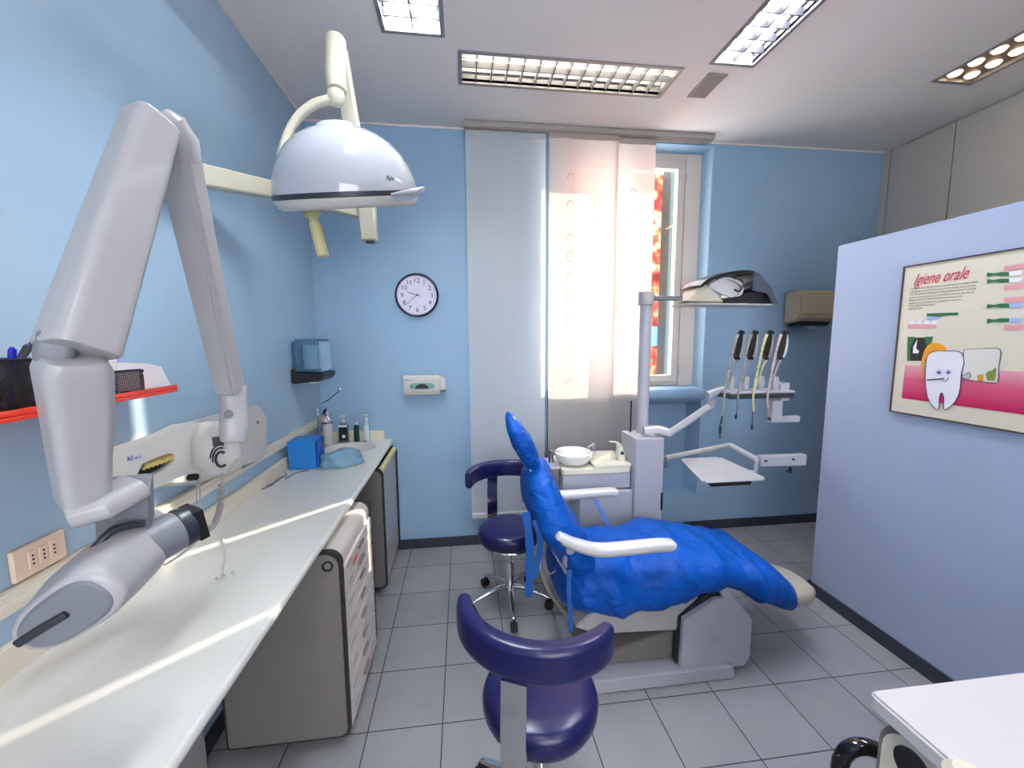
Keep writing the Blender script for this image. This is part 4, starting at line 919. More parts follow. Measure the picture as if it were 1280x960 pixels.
bm = BM(); prism(bm, [(1.55, .07), (1.99, .07), (1.99, .22), (1.60, .12)], 1.68, 1.98, 'y', .004); mk('foot_housing', bm, M_greyside, dcv)
# underframe behind the seat
bm = BM(); prism(bm, [(1.395, .66), (1.46, .70), (1.60, .64), (1.62, .46), (1.56, .42), (1.49, .47), (1.45, .56)], 1.68, 1.72, 'y', .008); prism(bm, [(1.395, .66), (1.46, .70), (1.60, .64), (1.62, .46), (1.56, .42), (1.49, .47), (1.45, .56)], 1.98, 2.02, 'y', .008); bar(bm, [(1.52, 1.68, .52), (1.52, 2.0, .52)], [(.04, .05), (.04, .05)], n=4); mk('back_hinge', bm, M_unit, dcv)
def drape(secs, ny=72, amp=.012, seed=0, nexp=2.8, sub=10, folds=()):
    """secs: (center, half across, half thick, across dir, thick dir)"""
    bm = BM(); rs = []
    n = len(secs)
    full = []
    for i in range(n-1):
        for j in range(sub):
            t = j/sub; t = t*t*(3-2*t)*.35+t*.65
            A, B = secs[i], secs[i+1]
            full.append(tuple(A[k].lerp(B[k], t) if isinstance(A[k], Vector) else A[k]*(1-t)+B[k]*t for k in range(5)))
    full.append(secs[-1])
    for c, hw, ht, da, dt in full:
        da = da.normalized(); dt = dt.normalized(); ring = []
        for x, y in sellipse(hw, ht, nexp, ny):
            p = c+da*x+dt*y
            nr = (da*(x/hw**2)+dt*(y/ht**2)).normalized()
            q = Vector((p.x*4.2, p.y*3.0, p.z*5.5))+Vector((seed, 0, 0))
            w_ = noise.noise(q)
            rdg = 1-abs(noise.noise(Vector((p.x*7+p.z*5, p.y*4-p.z*3+seed, p.x*2))))*2.2
            rd2 = 1-abs(noise.noise(Vector((p.x*14-p.y*9, p.z*12+seed*2, p.y*8))))*2.4
            wp = noise.noise(Vector((p.x*2.2, p.y*2.2, p.z*2.2+seed)))*3.2
            fold = (.5+.5*math.sin((p.x*.75+p.z*.9+p.y*.35)*19+wp*2.2+seed))**4*max(0, .35+noise.noise(Vector((p.x*3, p.y*3+seed, p.z*3))))
            p = p+nr*(amp*1.2*w_+amp*.6*max(rdg, 0)**3+amp*.22*max(rd2, 0)**3+amp*2.1*fold)
            ring.append(p)
        rs.append(ring)
    rings(bm, rs)
    return bm
Y = Vector((0, 1, 0)); Z = Vector((0, 0, 1))
ss = [(1.435, .44, .54, .10), (1.455, .385, .565, .20), (1.52, .365, .59, .245), (1.65, .345, .59, .265), (1.78, .325, .58, .27), (1.90, .335, .60, .27), (2.0, .365, .615, .265), (2.10, .405, .60, .26), (2.22, .42, .575, .25), (2.33, .385, .545, .245), (2.44, .335, .51, .24), (2.54, .285, .44, .215), (2.60, .245, .39, .185), (2.64, .24, .355, .14), (2.66, .27, .33, .07)]
secs = [(Vector((x, 1.85, (a+b)/2)), hw, (b-a)/2, Y, Vector((.12, 0, 1))) for x, a, b, hw in ss]
bm = drape(secs, amp=.016, seed=2, ny=110, sub=12)
seatc = mk('seat_cover', bm, M_drape, dcv, ang=180)
bs = [((1.56, .50), .12, .05), ((1.545, .55), .20, .062), ((1.505, .63), .235, .075), ((1.45, .71), .235, .085), ((1.405, .79), .225, .085), ((1.375, .87), .20, .078), ((1.355, .94), .15, .07), ((1.345, .985), .09, .055), ((1.342, 1.005), .04, .03)]
secs = [(Vector((c[0], 1.85, c[1])), hw, ht, Y, Vector((.86, 0, .5))) for c, hw, ht in bs]
bm = drape(secs, amp=.017, seed=9, ny=90); mk('backrest_cover', bm, M_drape, dcv, ang=180)
hs_ = [((1.362, .965), .04, .02), ((1.350, .99), .07, .034), ((1.325, 1.045), .105, .042), ((1.288, 1.12), .118, .044), ((1.252, 1.19), .100, .032), ((1.232, 1.235), .06, .018), ((1.224, 1.252), .02, .006)]
secs = [(Vector((c[0], 1.87, c[1])), hw, ht, Y, Vector((.9, 0, .42))) for c, hw, ht in hs_]
bm = drape(secs, amp=.006, seed=5, ny=60); mk('headrest_cover', bm, M_drape, dcv, ang=180)
bm = BM(); bar(bm, [(1.345, 1.80, .94), (1.315, 1.80, 1.03)], [(.012, .006), (.012, .006)], up=(0, 1, 0)); mk('headrest_stem', bm, M_chrome, dcv)
bm = BM(); bar(bm, [(2.56, 1.85, .28), (2.66, 1.85, .28), (2.75, 1.85, .28), (2.81, 1.85, .27)], [(.15, .045), (.15, .050), (.14, .050), (.10, .040)], up=(0, 0, 1), n=3.5, cap_r=.015); mk('foot_pad', bm, M_beige, dcv)
# armrests
def armrest(y, dx=0, dz=0):
    p = [(1.40+dx, y, .775+dz), (1.46+dx, y, .738+dz), (1.54+dx, y, .705+dz), (1.62+dx, y, .692+dz), (1.75+dx, y, .694+dz), (1.87+dx, y, .697+dz), (1.93+dx, y, .690+dz)]
    q = catmull(p, 5); n = len(q); sz = [(.030+.006*math.sin(PI*i/(n-1)), .020 if i > 2 else .018) for i in range(n)]
    bm = BM(); bar(bm, q, sz, up=(0, 0, 1), n=3.2, cap_r=.010); a = mk('armrest', bm, M_white, dcv)
    bm = BM(); q2 = [v-Vector((0, 0, .021)) for v in q[2:-2]]; bar(bm, q2, [(.024, .006)]*len(q2), up=(0, 0, 1), n=4); mk('armrest_underside', bm, M_greypl, a)
    bm = BM(); bar(bm, [(1.46+dx, y, .71+dz), (1.46+dx, y+(.05 if y < 1.85 else -.05), .62+dz), (1.50+dx, y+(.1 if y < 1.85 else -.06), .55+dz)], [(.02, .012), (.022, .012), (.024, .014)], up=(0, 1, 0), n=4); mk('armrest_support', bm, M_unit, a)
armrest(1.60); armrest(2.15, -.045, .03)
# ties hanging from the covers
def tie(pts, w_, lab):
    q = catmull(pts, 8); bm = BM(); bar(bm, q, [(w_*(.9+.1*math.sin(i)), .0015) for i in range(len(q))], up=(0, 1, 0), n=6, seg=10); o = mk('cover_tie', bm, M_strap, dcv)
    return o
tie([plane(657, 640, 'y', 1.66), plane(662, 680, 'y', 1.655), plane(662, 715, 'y', 1.65), plane(661, 746, 'y', 1.65)], .019, '')
tie([plane(669, 650, 'y', 1.70), plane(675, 675, 'y', 1.69), plane(673, 700, 'y', 1.69), plane(667, 722, 'y', 1.68)], .014, '')
tie([plane(712, 712, 'y', 1.62), plane(711, 740, 'y', 1.6), plane(713, 765, 'y', 1.6), plane(714, 790, 'y', 1.59)], .011, '')
tie([plane(744, 625, 'y', 2.05), plane(752, 640, 'y', 2.03), plane(762, 660, 'y', 2.0)], .012, '')
# hoses under the backrest
for pts, r_ in (([plane(682, 665, 'y', 1.8), plane(676, 690, 'y', 1.8), plane(677, 715, 'y', 1.8), plane(687, 740, 'y', 1.8), plane(708, 768, 'y', 1.8), plane(730, 780, 'y', 1.82), plane(750, 790, 'y', 1.85)], .010),
                ([plane(679, 700, 'y', 1.78), plane(685, 716, 'y', 1.78), plane(693, 714, 'y', 1.78), plane(697, 700, 'y', 1.78)], .004)):
    bm = BM(); tube(bm, pts, r_, seg=10); mk('hose', bm, M_hose, dcv)
bm = BM(); p = plane(723, 790, 'y', 1.6); box(bm, p.x-.02, p.x+.025, p.y, p.y+.09, .0, .05, .012); bar(bm, [(p.x-.01, p.y+.04, .05), (p.x+.03, p.y+.02, .085)], [(.03, .006), (.026, .005)]); tag(mk('foot_pedal', bm, M_steel), 'small steel foot pedal on the floor behind the near stool', 'pedal')

# ================================================================== DENTAL UNIT
du = thing('dental_unit', 'grey-white dental treatment unit column with cuspidor behind the blue chair', 'dental unit', (1.95, 2.4, 0))
bm = BM(); box(bm, 2.035, 2.215, 2.25, 2.48, .0, 1.0, .008); mk('column', bm, M_unit, du)
bm = BM(); box(bm, 1.70, 2.034, 2.27, 2.52, .0, .675, .008); mk('lower_cabinet', bm, M_unit, du)
bm = BM(); box(bm, 1.56, 1.70, 2.2, 2.50, .0, .045, .008); box(bm, 1.60, 1.70, 2.22, 2.46, .045, .42, .01); mk('rear_step', bm, M_greypl, du)
bm = BM(); box(bm, 1.604, 2.03, 2.30, 2.60, .682, .782, .008); mk('cuspidor_box', bm, M_unit, du)
bm = BM(); prism(bm, rrect(1.817, 2.45, .43, .31, .02), .784, .812, 'z', .004); box(bm, 1.80, 2.032, 2.30, 2.605, .812, .835, .006); ctop = mk('cuspidor_top', bm, M_unitc, du)
bm = BM(); lathe(bm, [(.05, .0), (.085, .01), (.108, .035), (.118, .062), (.117, .075), (.108, .082), (.098, .078), (.085, .05), (.04, .02), (0, .018)], (1.70, 2.42, .813), seg=56); mk('bowl', bm, mat('milky_glass', '#E8EAE2', .15, var=.01, coat=.5), du)
bm = BM(); tube(bm, [(1.83, 2.42, .83), (1.832, 2.42, .90), (1.822, 2.42, .925), (1.80, 2.42, .92), (1.79, 2.42, .90)], .0035, seg=8); tube(bm, [(1.855, 2.46, .83), (1.857, 2.46, .905), (1.84, 2.46, .925), (1.82, 2.46, .905)], .003, seg=8); mk('rinse_tubes', bm, M_chrome, du)
bm = BM(); prism(bm, [(1.965, .834), (2.025, .834), (2.012, .87), (1.995, .935), (1.975, .935), (1.978, .88)], 2.36, 2.42, 'y', .005); bar(bm, [(1.99, 2.39, .93), (1.97, 2.39, .948), (1.92, 2.39, .952)], [(.008, .006), (.007, .005), (.005, .004)], n=3); fl = mk('cup_filler', bm, M_unitc, du)
bm = BM(); cyl(bm, (1.994, 2.362, .885), (1.994, 2.352, .885), .011, seg=18, bev=.002); mk('dark_knob', bm, M_dark, fl)
bm = BM(); lathe(bm, [(.028, 0), (.030, .003), (.026, .005), (.02, .003), (0, .002)], (1.90, 2.42, .835), seg=30); mk('cup_ring', bm, M_unitc, du)
bm = BM(); box(bm, 1.54, 1.60, 2.36, 2.56, .70, .80, .008); mk('side_box', bm, M_greyside, du)
bm = BM(); box(bm, 1.538, 1.602, 2.355, 2.565, .80, .812, .004); mk('side_box_lid', bm, M_unit, du)
bm = BM(); cyl(bm, (1.565, 2.46, .8125), (1.565, 2.46, .90), .017, seg=20, bev=.003); tag(mk('small_cylinder', bm, M_steel), 'small metal cylinder standing beside the blue headrest', 'cylinder')
bm = BM(); box(bm, 2.202, 2.2155, 2.249, 2.26, .55, .66, .001); mk('dark_slot', bm, M_black, du)
# lamp pole
bm = BM(); cyl(bm, (2.14, 2.40, 1.0), (2.14, 2.40, 1.80), .036, seg=32); mk('lamp_pole', bm, M_unit, du)
bm = BM(); cyl(bm, (2.14, 2.40, 1.795), (2.14, 2.40, 1.875), .048, seg=32, bev=.004); mk('pole_collar', bm, M_greypl, du)
bm = BM(); tube(bm, [(2.08, 2.44, 1.0), (2.08, 2.44, 1.2)], .006, seg=8); mk('thin_rod', bm, M_dark, du)
hl = thing('treatment_lamp', 'dental lamp with white reflector and black arch on the tall pole', 'lamp', (2.2, 2.40, 1.8))
bm = BM(); bar(bm, [(2.19, 2.40, 1.838), (2.37, 2.40, 1.838)], [(.014, .016), (.012, .014)], n=4); mk('lamp_arm', bm, M_steel, hl)
LP = lambda x, y, yy=2.38: plane(x, y, 'y', yy)
bm = BM(); A = [(LP(852, 378).x, LP(852, 378).z), (LP(866, 360).x, LP(866, 360).z), (LP(876, 357).x, LP(876, 357).z), (LP(890, 372).x, LP(890, 372).z), (LP(898, 379).x, LP(898, 379).z)]
prism(bm, A, 2.31, 2.45, 'y', .008); mk('yoke_cover', bm, M_ivory, hl)
# curved white reflector
def arch_sheet(pts, y0, y1, th, m, nm, bow=.0):
    bm = BM(); q = catmull([(p.x, 0, p.z) for p in pts], 6); n = len(q); rs = []
    for i, p in enumerate(q):
        d_ = (q[min(i+1, n-1)]-q[max(i-1, 0)]).normalized(); nr = Vector((-d_.z, 0, d_.x))
        rs.append([Vector((p.x, y0, p.z)), Vector((p.x, (y0+y1)/2, p.z))+nr*bow, Vector((p.x, y1, p.z)), Vector((p.x, y1, p.z))-nr*th, Vector((p.x, (y0+y1)/2, p.z))+nr*(bow-th), Vector((p.x, y0, p.z))-nr*th])
    rings(bm, rs); return mk(nm, bm, m, hl, ang=60)
arch_sheet([LP(877, 358), LP(892, 350), LP(905, 350), LP(918, 358), LP(916, 370), LP(909, 374)], 2.30, 2.48, .012, M_white, 'reflector', .01)
bm = BM(); prism(bm, [(LP(x, y).x, LP(x, y).z) for x, y in ((875, 359), (885, 351), (900, 350), (917, 357), (917, 368), (908, 374), (893, 368))], 2.32, 2.335, 'y', .003); mk('inner_shade', bm, M_white, hl)
arch_sheet([LP(864, 359), LP(874, 351), LP(892, 345), (LP(905, 342)), LP(920, 341), LP(931, 344), LP(930, 354), LP(926, 364)], 2.28, 2.50, .016, M_black, 'arch_cover', .008)
bm = BM(); prism(bm, [(LP(x, y).x, LP(x, y).z) for x, y in ((926, 345), (933, 344), (948, 361), (956, 380), (950, 382), (942, 368), (925, 366))], 2.27, 2.51, 'y', .004); mk('rear_housing', bm, mat('gunmetal', '#5E666E', .2, metal=.7), hl)
bm = BM(); prism(bm, [(LP(x, y).x, LP(x, y).z) for x, y in ((896, 374), (912, 373), (922, 367), (944, 368), (939, 377), (925, 380), (896, 380))], 2.29, 2.47, 'y', .004); mk('black_body', bm, M_black, hl)
bm = BM(); prism(bm, [(LP(x, y).x, LP(x, y).z) for x, y in ((851, 380), (952, 381.5), (952, 383.5), (851, 382))], 2.28, 2.50, 'y', .001); mk('lens_plate', bm, M_greypl, hl)
bm = BM(); tube(bm, [LP(919, 348, 2.27), LP(926, 349, 2.27), LP(929, 356, 2.27), LP(924, 364, 2.27), LP(918, 362, 2.27)], .006, seg=8); mk('grip_loop', bm, M_dark, hl)
# instrument arm + delivery console
ia = thing('instrument_console', 'overhead instrument console with white bent arm right of the lamp pole', 'instrument console', (2.15, 2.33, 1.0))
bm = BM(); cyl(bm, (2.155, 2.32, 1.001), (2.155, 2.32, 1.02), .03, bev=.003); bar(bm, [(2.115, 2.325, 1.035), (2.20, 2.30, 1.04), plane(838, 541, 'y', 2.25), plane(889, 507, 'y', 2.05)], [(.030, .022), (.030, .024), (.026, .022), (.020, .018)], n=5, cap_r=.006); mk('console_arm', bm, M_white, ia)
kj = plane(890, 503, 'y', 2.05); bm = BM(); cyl(bm, kj-Z*.02, kj+Z*.02, .02, bev=.003); mk('arm_pivot', bm, M_unit, ia)
K = lambda x, y, yy=2.0: plane(x, y, 'y', yy)
bm = BM(); bar(bm, [K(884, 494, 2.03), K(905, 486, 2.03)], [(.02, .02), (.016, .014)], n=5); mk('console_knuckle', bm, M_unit, ia)
zc = K(930, 489).z; xa, xb = K(903, 489).x, K(981, 490).x
bm = BM(); box(bm, xa, xb, 1.93, 2.06, zc-.005, zc+.008, .004); con = mk('console_shelf', bm, M_unit, ia)
bm = BM(); box(bm, xa-.01, xb-.01, 1.92, 2.05, zc-.03, zc-.006, .006); mk('console_underside', bm, M_dark, con)
bm = BM(); e0, e1 = K(972, 478), K(981, 500); box(bm, e0.x, e1.x, 1.97, 2.05, e1.z, e0.z, .004); mk('end_bracket', bm, M_unit, con)
bm = BM(); tube(bm, [K(975, 498), K(984, 498)], .004, seg=8); mk('end_pin', bm, M_chrome, con)
bm = BM(); a, b = K(963, 500), K(974, 526); box(bm, a.x, b.x, 1.98, 2.02, b.z, a.z, .004); box(bm, a.x, K(998, 522).x, 1.985, 2.015, K(998, 527).z, K(998, 519.5).z, .004); mk('handle_bracket', bm, M_unit, con)
heads = [(921, '', M_hose), (938, '', M_hose), (957, '', M_hosey), (975, '', M_hosep)]
names = ['leftmost instrument', 'second instrument', 'third instrument, yellow hose', 'rightmost instrument']
labs = ['leftmost of the four hanging dental handpieces on the console, grey hose', 'second from left dental handpiece on the console, grey hose', 'third from left dental handpiece on the console, pale yellow hose', 'rightmost dental handpiece on the console with white oval cover']
for i, (hx, _, hm) in enumerate(heads):
    top = K(hx, 415); t = thing('dental_handpiece', labs[i], 'dental instrument', K(hx-3, 488), group='dental handpieces on the console')
    sx_ = .0
    # hanger blade (oval) with whip arm
    bm = BM(); c = K(hx+3, 432, 1.985); rs = []
    A = [(c.x+.025*math.cos(a)+.006*math.sin(a), c.z+.072*math.sin(a)) for a in [2*PI*k/28 for k in range(28)]]
    prism(bm, A, 1.975, 1.998, 'y', .003); mk('oval_cover', bm, M_greypl if i < 3 else M_white, t)
    bm = BM(); A = [(c.x-.021+.015*math.cos(a)+.010*math.sin(a), c.z+.004+.078*math.sin(a)) for a in [2*PI*k/28 for k in range(28)]]
    prism(bm, A, 1.955, 1.974, 'y', .003); mk('black_spine', bm, M_black, t)
    bm = BM()
    for k in range(5):
        a = PI*k/4; tube(bm, [top+Vector((0, -.04, -.004)), top+Vector((.016*math.cos(a), -.04, -.004+.012*math.sin(a)))], .0035, seg=6)
    cyl(bm, top+Vector((0, -.05, -.006)), top+Vector((0, -.02, -.006)), .009, seg=14); e_ = K(hx+1, 448, 1.96); cyl(bm, e_-Y*.01, e_+Y*.01, .008, seg=12); mk('pulley', bm, M_black, t)
    bm = BM(); tube(bm, [K(hx+2, 418, 1.94), K(hx-3, 432, 1.93), K(hx-9, 460, 1.925), K(hx-14, 485, 1.92), K(hx-16, 500, 1.92), K(hx-17+(2 if i else 0), [520, 506, 514, 510][i], 1.92)], .0058, seg=10); mk('hose', bm, hm, t)
    bm = BM(); tube(bm, [K(hx+1, 450, 1.96), K(hx-3, 458, 1.96), K(hx-7, 470, 1.965), K(hx-8, 478, 1.97)], .0038, seg=8); mk('return_hose', bm, hm, t)
    bm = BM(); e = K(hx-6, 476, 1.98); bar(bm, [e+Z*.022, e-Z*.0, e-Z*.045], [(.016, .012), (.020, .014), (.015, .013)], up=(0, 1, 0), n=4); mk('holder_cup', bm, M_unit, t)
    if i == 0:
        bm = BM(); cyl(bm, K(903, 520, 1.92), K(901, 530, 1.92), .0045, seg=10); cyl(bm, K(900.5, 531, 1.92), K(900, 541, 1.92), .0065, seg=10); cyl(bm, K(900, 541, 1.92), K(900, 548, 1.92), .003, seg=8); mk('tip', bm, M_dark, t)
    if i in (1, 2):
        bm = BM(); q = K([0, 920, 940][i], [0, 521, 534][i], 1.92); cyl(bm, q-Z*.012, q+Z*.012, .006, seg=12, bev=.002); tube(bm, [q+Z*.01, K([0, 922, 941][i], [0, 506, 514][i], 1.92)], .002, seg=6); mk('tip', bm, M_dark, t)
# tray arm and tray
ta = thing('tray_arm', 'jointed grey tray arm reaching right from the unit column', 'tray arm', (2.22, 2.3, .85))
bm = BM(); box(bm, 2.2165, 2.25, 2.27, 2.33, .81, .875, .004); mk('column_clamp', bm, M_steel, ta)
bm = BM(); p0, p1 = (2.24, 2.30, .86), K(912, 556, 2.42); bar(bm, [p0, p1], [(.012, .014), (.012, .014)], n=4); mk('first_link', bm, M_greypl, ta)
bm = BM(); p2 = K(948, 576, 2.2); bar(bm, [p1, p2], [(.018, .016), (.018, .018)], n=4, cap_r=.006); mk('second_link', bm, M_unit, ta)
bm = BM(); p3 = K(1005, 574, 2.2); bar(bm, [p2, p3], [(.020, .033), (.022, .035)], n=6, cap_r=.005); tb = mk('end_beam', bm, M_unit, ta)
bm = BM(); e = K(991, 574, 2.175); cyl(bm, e, e-Y*.01, .006, seg=12); e = K(957, 576, 2.175); cyl(bm, e, e-Y*.01, .006, seg=12); mk('beam_screw', bm, M_dark, tb)
bm = BM(); e = K(988, 586, 2.2); cyl(bm, e-Z*.025, e+Z*.01, .010, seg=14); tube(bm, [e-Z*.02, e+Vector((-.03, 0, -.012))], .005, seg=6); mk('lock_knob', bm, M_dark, tb)
bm = BM(); e = K(945, 585, 2.19); cyl(bm, (e.x, e.y, .78), (e.x, e.y, .86), .012, seg=16); bar(bm, [(e.x, e.y, .785), (2.64, 2.2, .785)], [(.014, .008), (.016, .008)], n=4); mk('tray_post', bm, M_unit, tb)
c_ = [plane(852, 573, 'z', .82), plane(903, 571, 'z', .82), plane(958, 598, 'z', .82), plane(880, 602, 'z', .82)]
bm = BM(); poly3(bm, [(p.x, p.y, .812) for p in (Vector((2.40, 2.40, 0)), Vector((2.68, 2.40, 0)), Vector((2.68, 1.98, 0)), Vector((2.30, 1.98, 0)))], Z, .009)
bmesh.ops.bevel(bm, geom=[e for e in bm.edges if abs(e.verts[0].co.z-e.verts[1].co.z) > .005], offset=.02, segments=4, affect='EDGES')
it = thing('instrument_tray', 'empty white instrument tray on the arm beside the column', 'tray', (2.5, 2.2, .81)); mk('tray_plate', bm, M_white, it)
bm = BM(); poly3(bm, [(2.44, 2.34, .772), (2.62, 2.34, .772), (2.62, 2.02, .772), (2.37, 2.02, .772)], Z, .038); bmesh.ops.bevel(bm, geom=list(bm.edges), offset=.006, segments=2, affect='EDGES'); mk('black_tray_base', bm, M_black, it)

# ================================================================== POSTER
def Q(x, y, off=.0): 
    p = plane(x, y, 'x', PX-.012); return Vector((PX-.012-off, p.y, p.z))
PYa, PYb, PZa, PZb = 1.772, .96, 1.222, 1.935
ps = thing('hygiene_poster', 'framed oral hygiene poster with cartoon tooth on the partition', 'poster', (PX, 1.4, 1.22))
bm = BM(); f_ = .006
for a in ((PYb, PYb+f_, PZa, PZb), (PYa-f_, PYa, PZa, PZb), (PYb+f_, PYa-f_, PZa, PZa+f_), (PYb+f_, PYa-f_, PZb-f_, PZb)): box(bm, PX-.018, PX-.0005, a[0], a[1], a[2], a[3], .001)
mk('frame', bm, flat('thin_bronze_frame', '#4A4038', .3), ps)
bm = BM(); box(bm, PX-.012, PX-.001, PYb+f_, PYa-f_, PZa+f_, PZb-f_); sheet = mk('poster_sheet', bm, M_poster, ps, smooth=False)
def shape(pts, m, nm, off=.001, th=.0006):
    bm = BM(); poly3(bm, [Q(x, y, off) for x, y in pts], (-1, 0, 0), th); return mk(nm, bm, m, sheet, smooth=False)
def outline(pts, r_, m, nm, off=.002, closed=True):
    q = [Q(x, y, off) for x, y in pts]
    if closed: q.append(q[0])
    bm = BM(); tube(bm, q, r_, seg=6, k=4); return mk(nm, bm, m, sheet)
Z4 = lambda x, y: (1090+x*190/676, 290+y*270/960)
def Zs(l): return [Z4(*p) for p in l]
def band_mat():
    m = bpy.data.materials.new('crimson_fading_band'); m.use_nodes = True; nt = m.node_tree; b = nt.nodes['Principled BSDF']; b.inputs['Roughness'].default_value = .3
    tc = nt.nodes.new('ShaderNodeTexCoord'); s = nt.nodes.new('ShaderNodeSeparateXYZ'); r = nt.nodes.new('ShaderNodeMapRange'); c = nt.nodes.new('ShaderNodeValToRGB')
    nt.links.new(tc.outputs['Generated'], s.inputs[0]); nt.links.new(s.outputs[2], r.inputs[0]); nt.links.new(r.outputs[0], c.inputs[0]); nt.links.new(c.outputs[0], b.inputs['Base Color'])
    e = c.color_ramp.elements; e[0].position = .05; e[0].color = lin('#B4194E'); e[1].position = 1; e[1].color = lin('#D9A0A8'); q = e.new(.6); q.color = lin('#CC5A78')
    return m
M_pink = flat('print_pink', '#D89A9C'); M_grn = flat('print_green', '#2F6A44'); M_ink = flat('print_ink', '#3A3F60'); M_tw = flat('print_white', '#E4E4EA'); M_org = flat('print_orange', '#E09A1E'); M_pblue = flat('print_blue', '#9FB4DC'); M_pbk = flat('print_black', '#1F2420')
b0 = Q(*Z4(134, 730)); b1 = Q(*Z4(670, 700)); 
bm = BM(); zt, zb = Q(*Z4(150, 590)).z, Q(*Z4(134, 738)).z; poly3(bm, [(PX-.013, b0.y, zb), (PX-.013, PYb+.14, zb), (PX-.013, PYb+.14, zt), (PX-.013, b0.y, zt)], (-1, 0, 0), .0006); mk('floor_print', bm, band_mat(), sheet, smooth=False)
# title
tp0 = Q(*Z4(185, 217)); bm = BM(); text_bm(bm, 'Igiene orale', (0, 0, 0), (1, 0, 0), (0, 1, 0), .072, .0008, shear=.55)
for v in bm.verts: v.co = Vector((PX-.0135-v.co.z, tp0.y-v.co.x*.62, tp0.z+v.co.y*1.05+v.co.x*.012))
mk('title_lettering', bm, flat('title_red', '#C23A4A'), sheet, smooth=False)
# body text lines
bm = BM(); z_t = Q(*Z4(200, 250)).z; y_t = Q(*Z4(170, 250)).y
for i in range(8):
    text_bm(bm, ['Una corretta igiene orale quotidiana protegge denti', 'e gengive. Lo spazzolino va usato dopo ogni pasto,', 'con movimenti verticali dalla gengiva verso il dente', 'e senza dimenticare la superficie interna dei denti.', 'Passare anche il filo interdentale una volta', 'al giorno e cambiare lo spazzolino spesso.', 'Controllo dal dentista', 'ogni sei mesi.'][i], (PX-.0135, y_t, z_t-i*.0135), (0, -1, 0), (0, 0, 1), .0125, .0004)
mk('body_text', bm, flat('print_grey', '#8A8A86'), sheet, smooth=False)
# brush drawings
shape(Zs([(160, 410), (288, 412), (286, 428), (160, 430)]), M_pink, 'gum_print'); 
bm = BM()
for x in (165, 198, 232, 262): poly3(bm, [Q(*Z4(*p), .0016) for p in ((x, 410), (x+3, 396), (x+14, 392), (x+26, 396), (x+28, 410))], (-1, 0, 0), .0005)
mk('teeth_print', bm, M_tw, sheet, smooth=False)
shape(Zs([(240, 388), (246, 372), (300, 372), (300, 388)]), M_pblue, 'bristle_print', .0018); shape(Zs([(246, 362), (384, 357), (386, 369), (330, 370), (300, 376), (246, 374)]), M_grn, 'brush_print', .0022)
for k, yy in enumerate((188, 217, 328, 393)):
    shape(Zs([(515, yy-8), (545, yy-4), (575, yy-10), (612, yy-10), (612, yy+6), (575, yy+8), (545, yy+4), (513, yy+12)]), M_grn, 'brush_print', .0024)
    up_ = k % 2 == 0
    yg = yy-36 if up_ else yy+20
    p_ = [Q(*Z4(588, yg), .001), Q(*Z4(588, yg+22), .001)]
    bm = BM(); poly3(bm, [(PX-.0132, p_[0].y, p_[0].z), (PX-.0132, PYb+.12, p_[0].z), (PX-.0132, PYb+.12, p_[1].z), (PX-.0132, p_[1].y, p_[1].z)], (-1, 0, 0), .0005); mk('gum_print', bm, M_pink, sheet, smooth=False)
    pa, pb = Q(*Z4(605, yy-14), .001), Q(*Z4(605, yy+14), .001)
    bm = BM()
    for j in range(4): 
        y_ = pa.y-j*.05; poly3(bm, [(PX-.0138, y_, pa.z-.004), (PX-.0138, y_-.045, pa.z-.004), (PX-.0138, y_-.04, pb.z+.004), (PX-.0138, y_-.006, pb.z+.004)], (-1, 0, 0), .0005)
    mk('teeth_print', bm, M_pblue if k > 1 else M_tw, sheet, smooth=False)
# little window with moon
shape(Zs([(168, 470), (264, 468), (264, 572), (168, 572)]), M_pbk, 'night_window_print'); shape(Zs([(160, 466), (194, 466), (172, 520), (174, 572), (158, 572)]), M_grn, 'drape_print', .002); shape(Zs([(236, 466), (274, 464), (262, 500), (240, 500)]), M_grn, 'drape_print', .002)
shape(Zs([(204, 476), (186, 510), (184, 538), (206, 540), (212, 530), (198, 518)]), M_tw, 'moon_print', .0024)
# mirror / wash stand
ww = Zs([(412, 522), (500, 518), (572, 522), (566, 600), (558, 670), (470, 662), (404, 648)]); shape(ww, flat('print_pale', '#D6D6CC'), 'mirror_print', .0018); outline(ww, .0011, M_ink, 'mirror_outline')
shape(Zs([(470, 636), (498, 632), (496, 664), (474, 662)]), M_org, 'jar_print', .003); shape(Zs([(508, 632), (520, 618), (536, 616), (552, 602), (556, 612), (548, 660), (516, 660)]), flat('print_olive', '#7C8A3C'), 'plant_print', .003)
# tooth
tooth = Zs([(246, 560), (258, 538), (290, 526), (330, 530), (372, 528), (402, 540), (412, 580), (402, 620), (398, 660), (392, 710), (372, 755), (340, 784), (322, 786), (322, 740), (312, 714), (302, 740), (300, 782), (284, 784), (256, 748), (244, 700), (240, 640)])
def smooth2(pts, k=4):
    q = catmull([(x, y, 0) for x, y in pts]+[(pts[0][0], pts[0][1], 0)], k)[:-1]; return [(v.x, v.y) for v in q]
tooth = smooth2(tooth)
bm = BM(); vs = [bm.verts.new(Q(x, y, .0032)) for x, y in tooth]; es = [bm.edges.new((vs[i], vs[(i+1) % len(vs)])) for i in range(len(vs))]; bmesh.ops.triangle_fill(bm, edges=es, use_beauty=True); mk('tooth_print', bm, M_tw, sheet, smooth=False)
outline(tooth[::2], .0013, M_ink, 'tooth_outline', .0036)
cap = Zs([(222, 648), (222, 590), (232, 540), (252, 504), (285, 492), (322, 504), (334, 526), (300, 530), (262, 540), (240, 572), (230, 610), (228, 650)]); cap_ = smooth2(cap, 3)
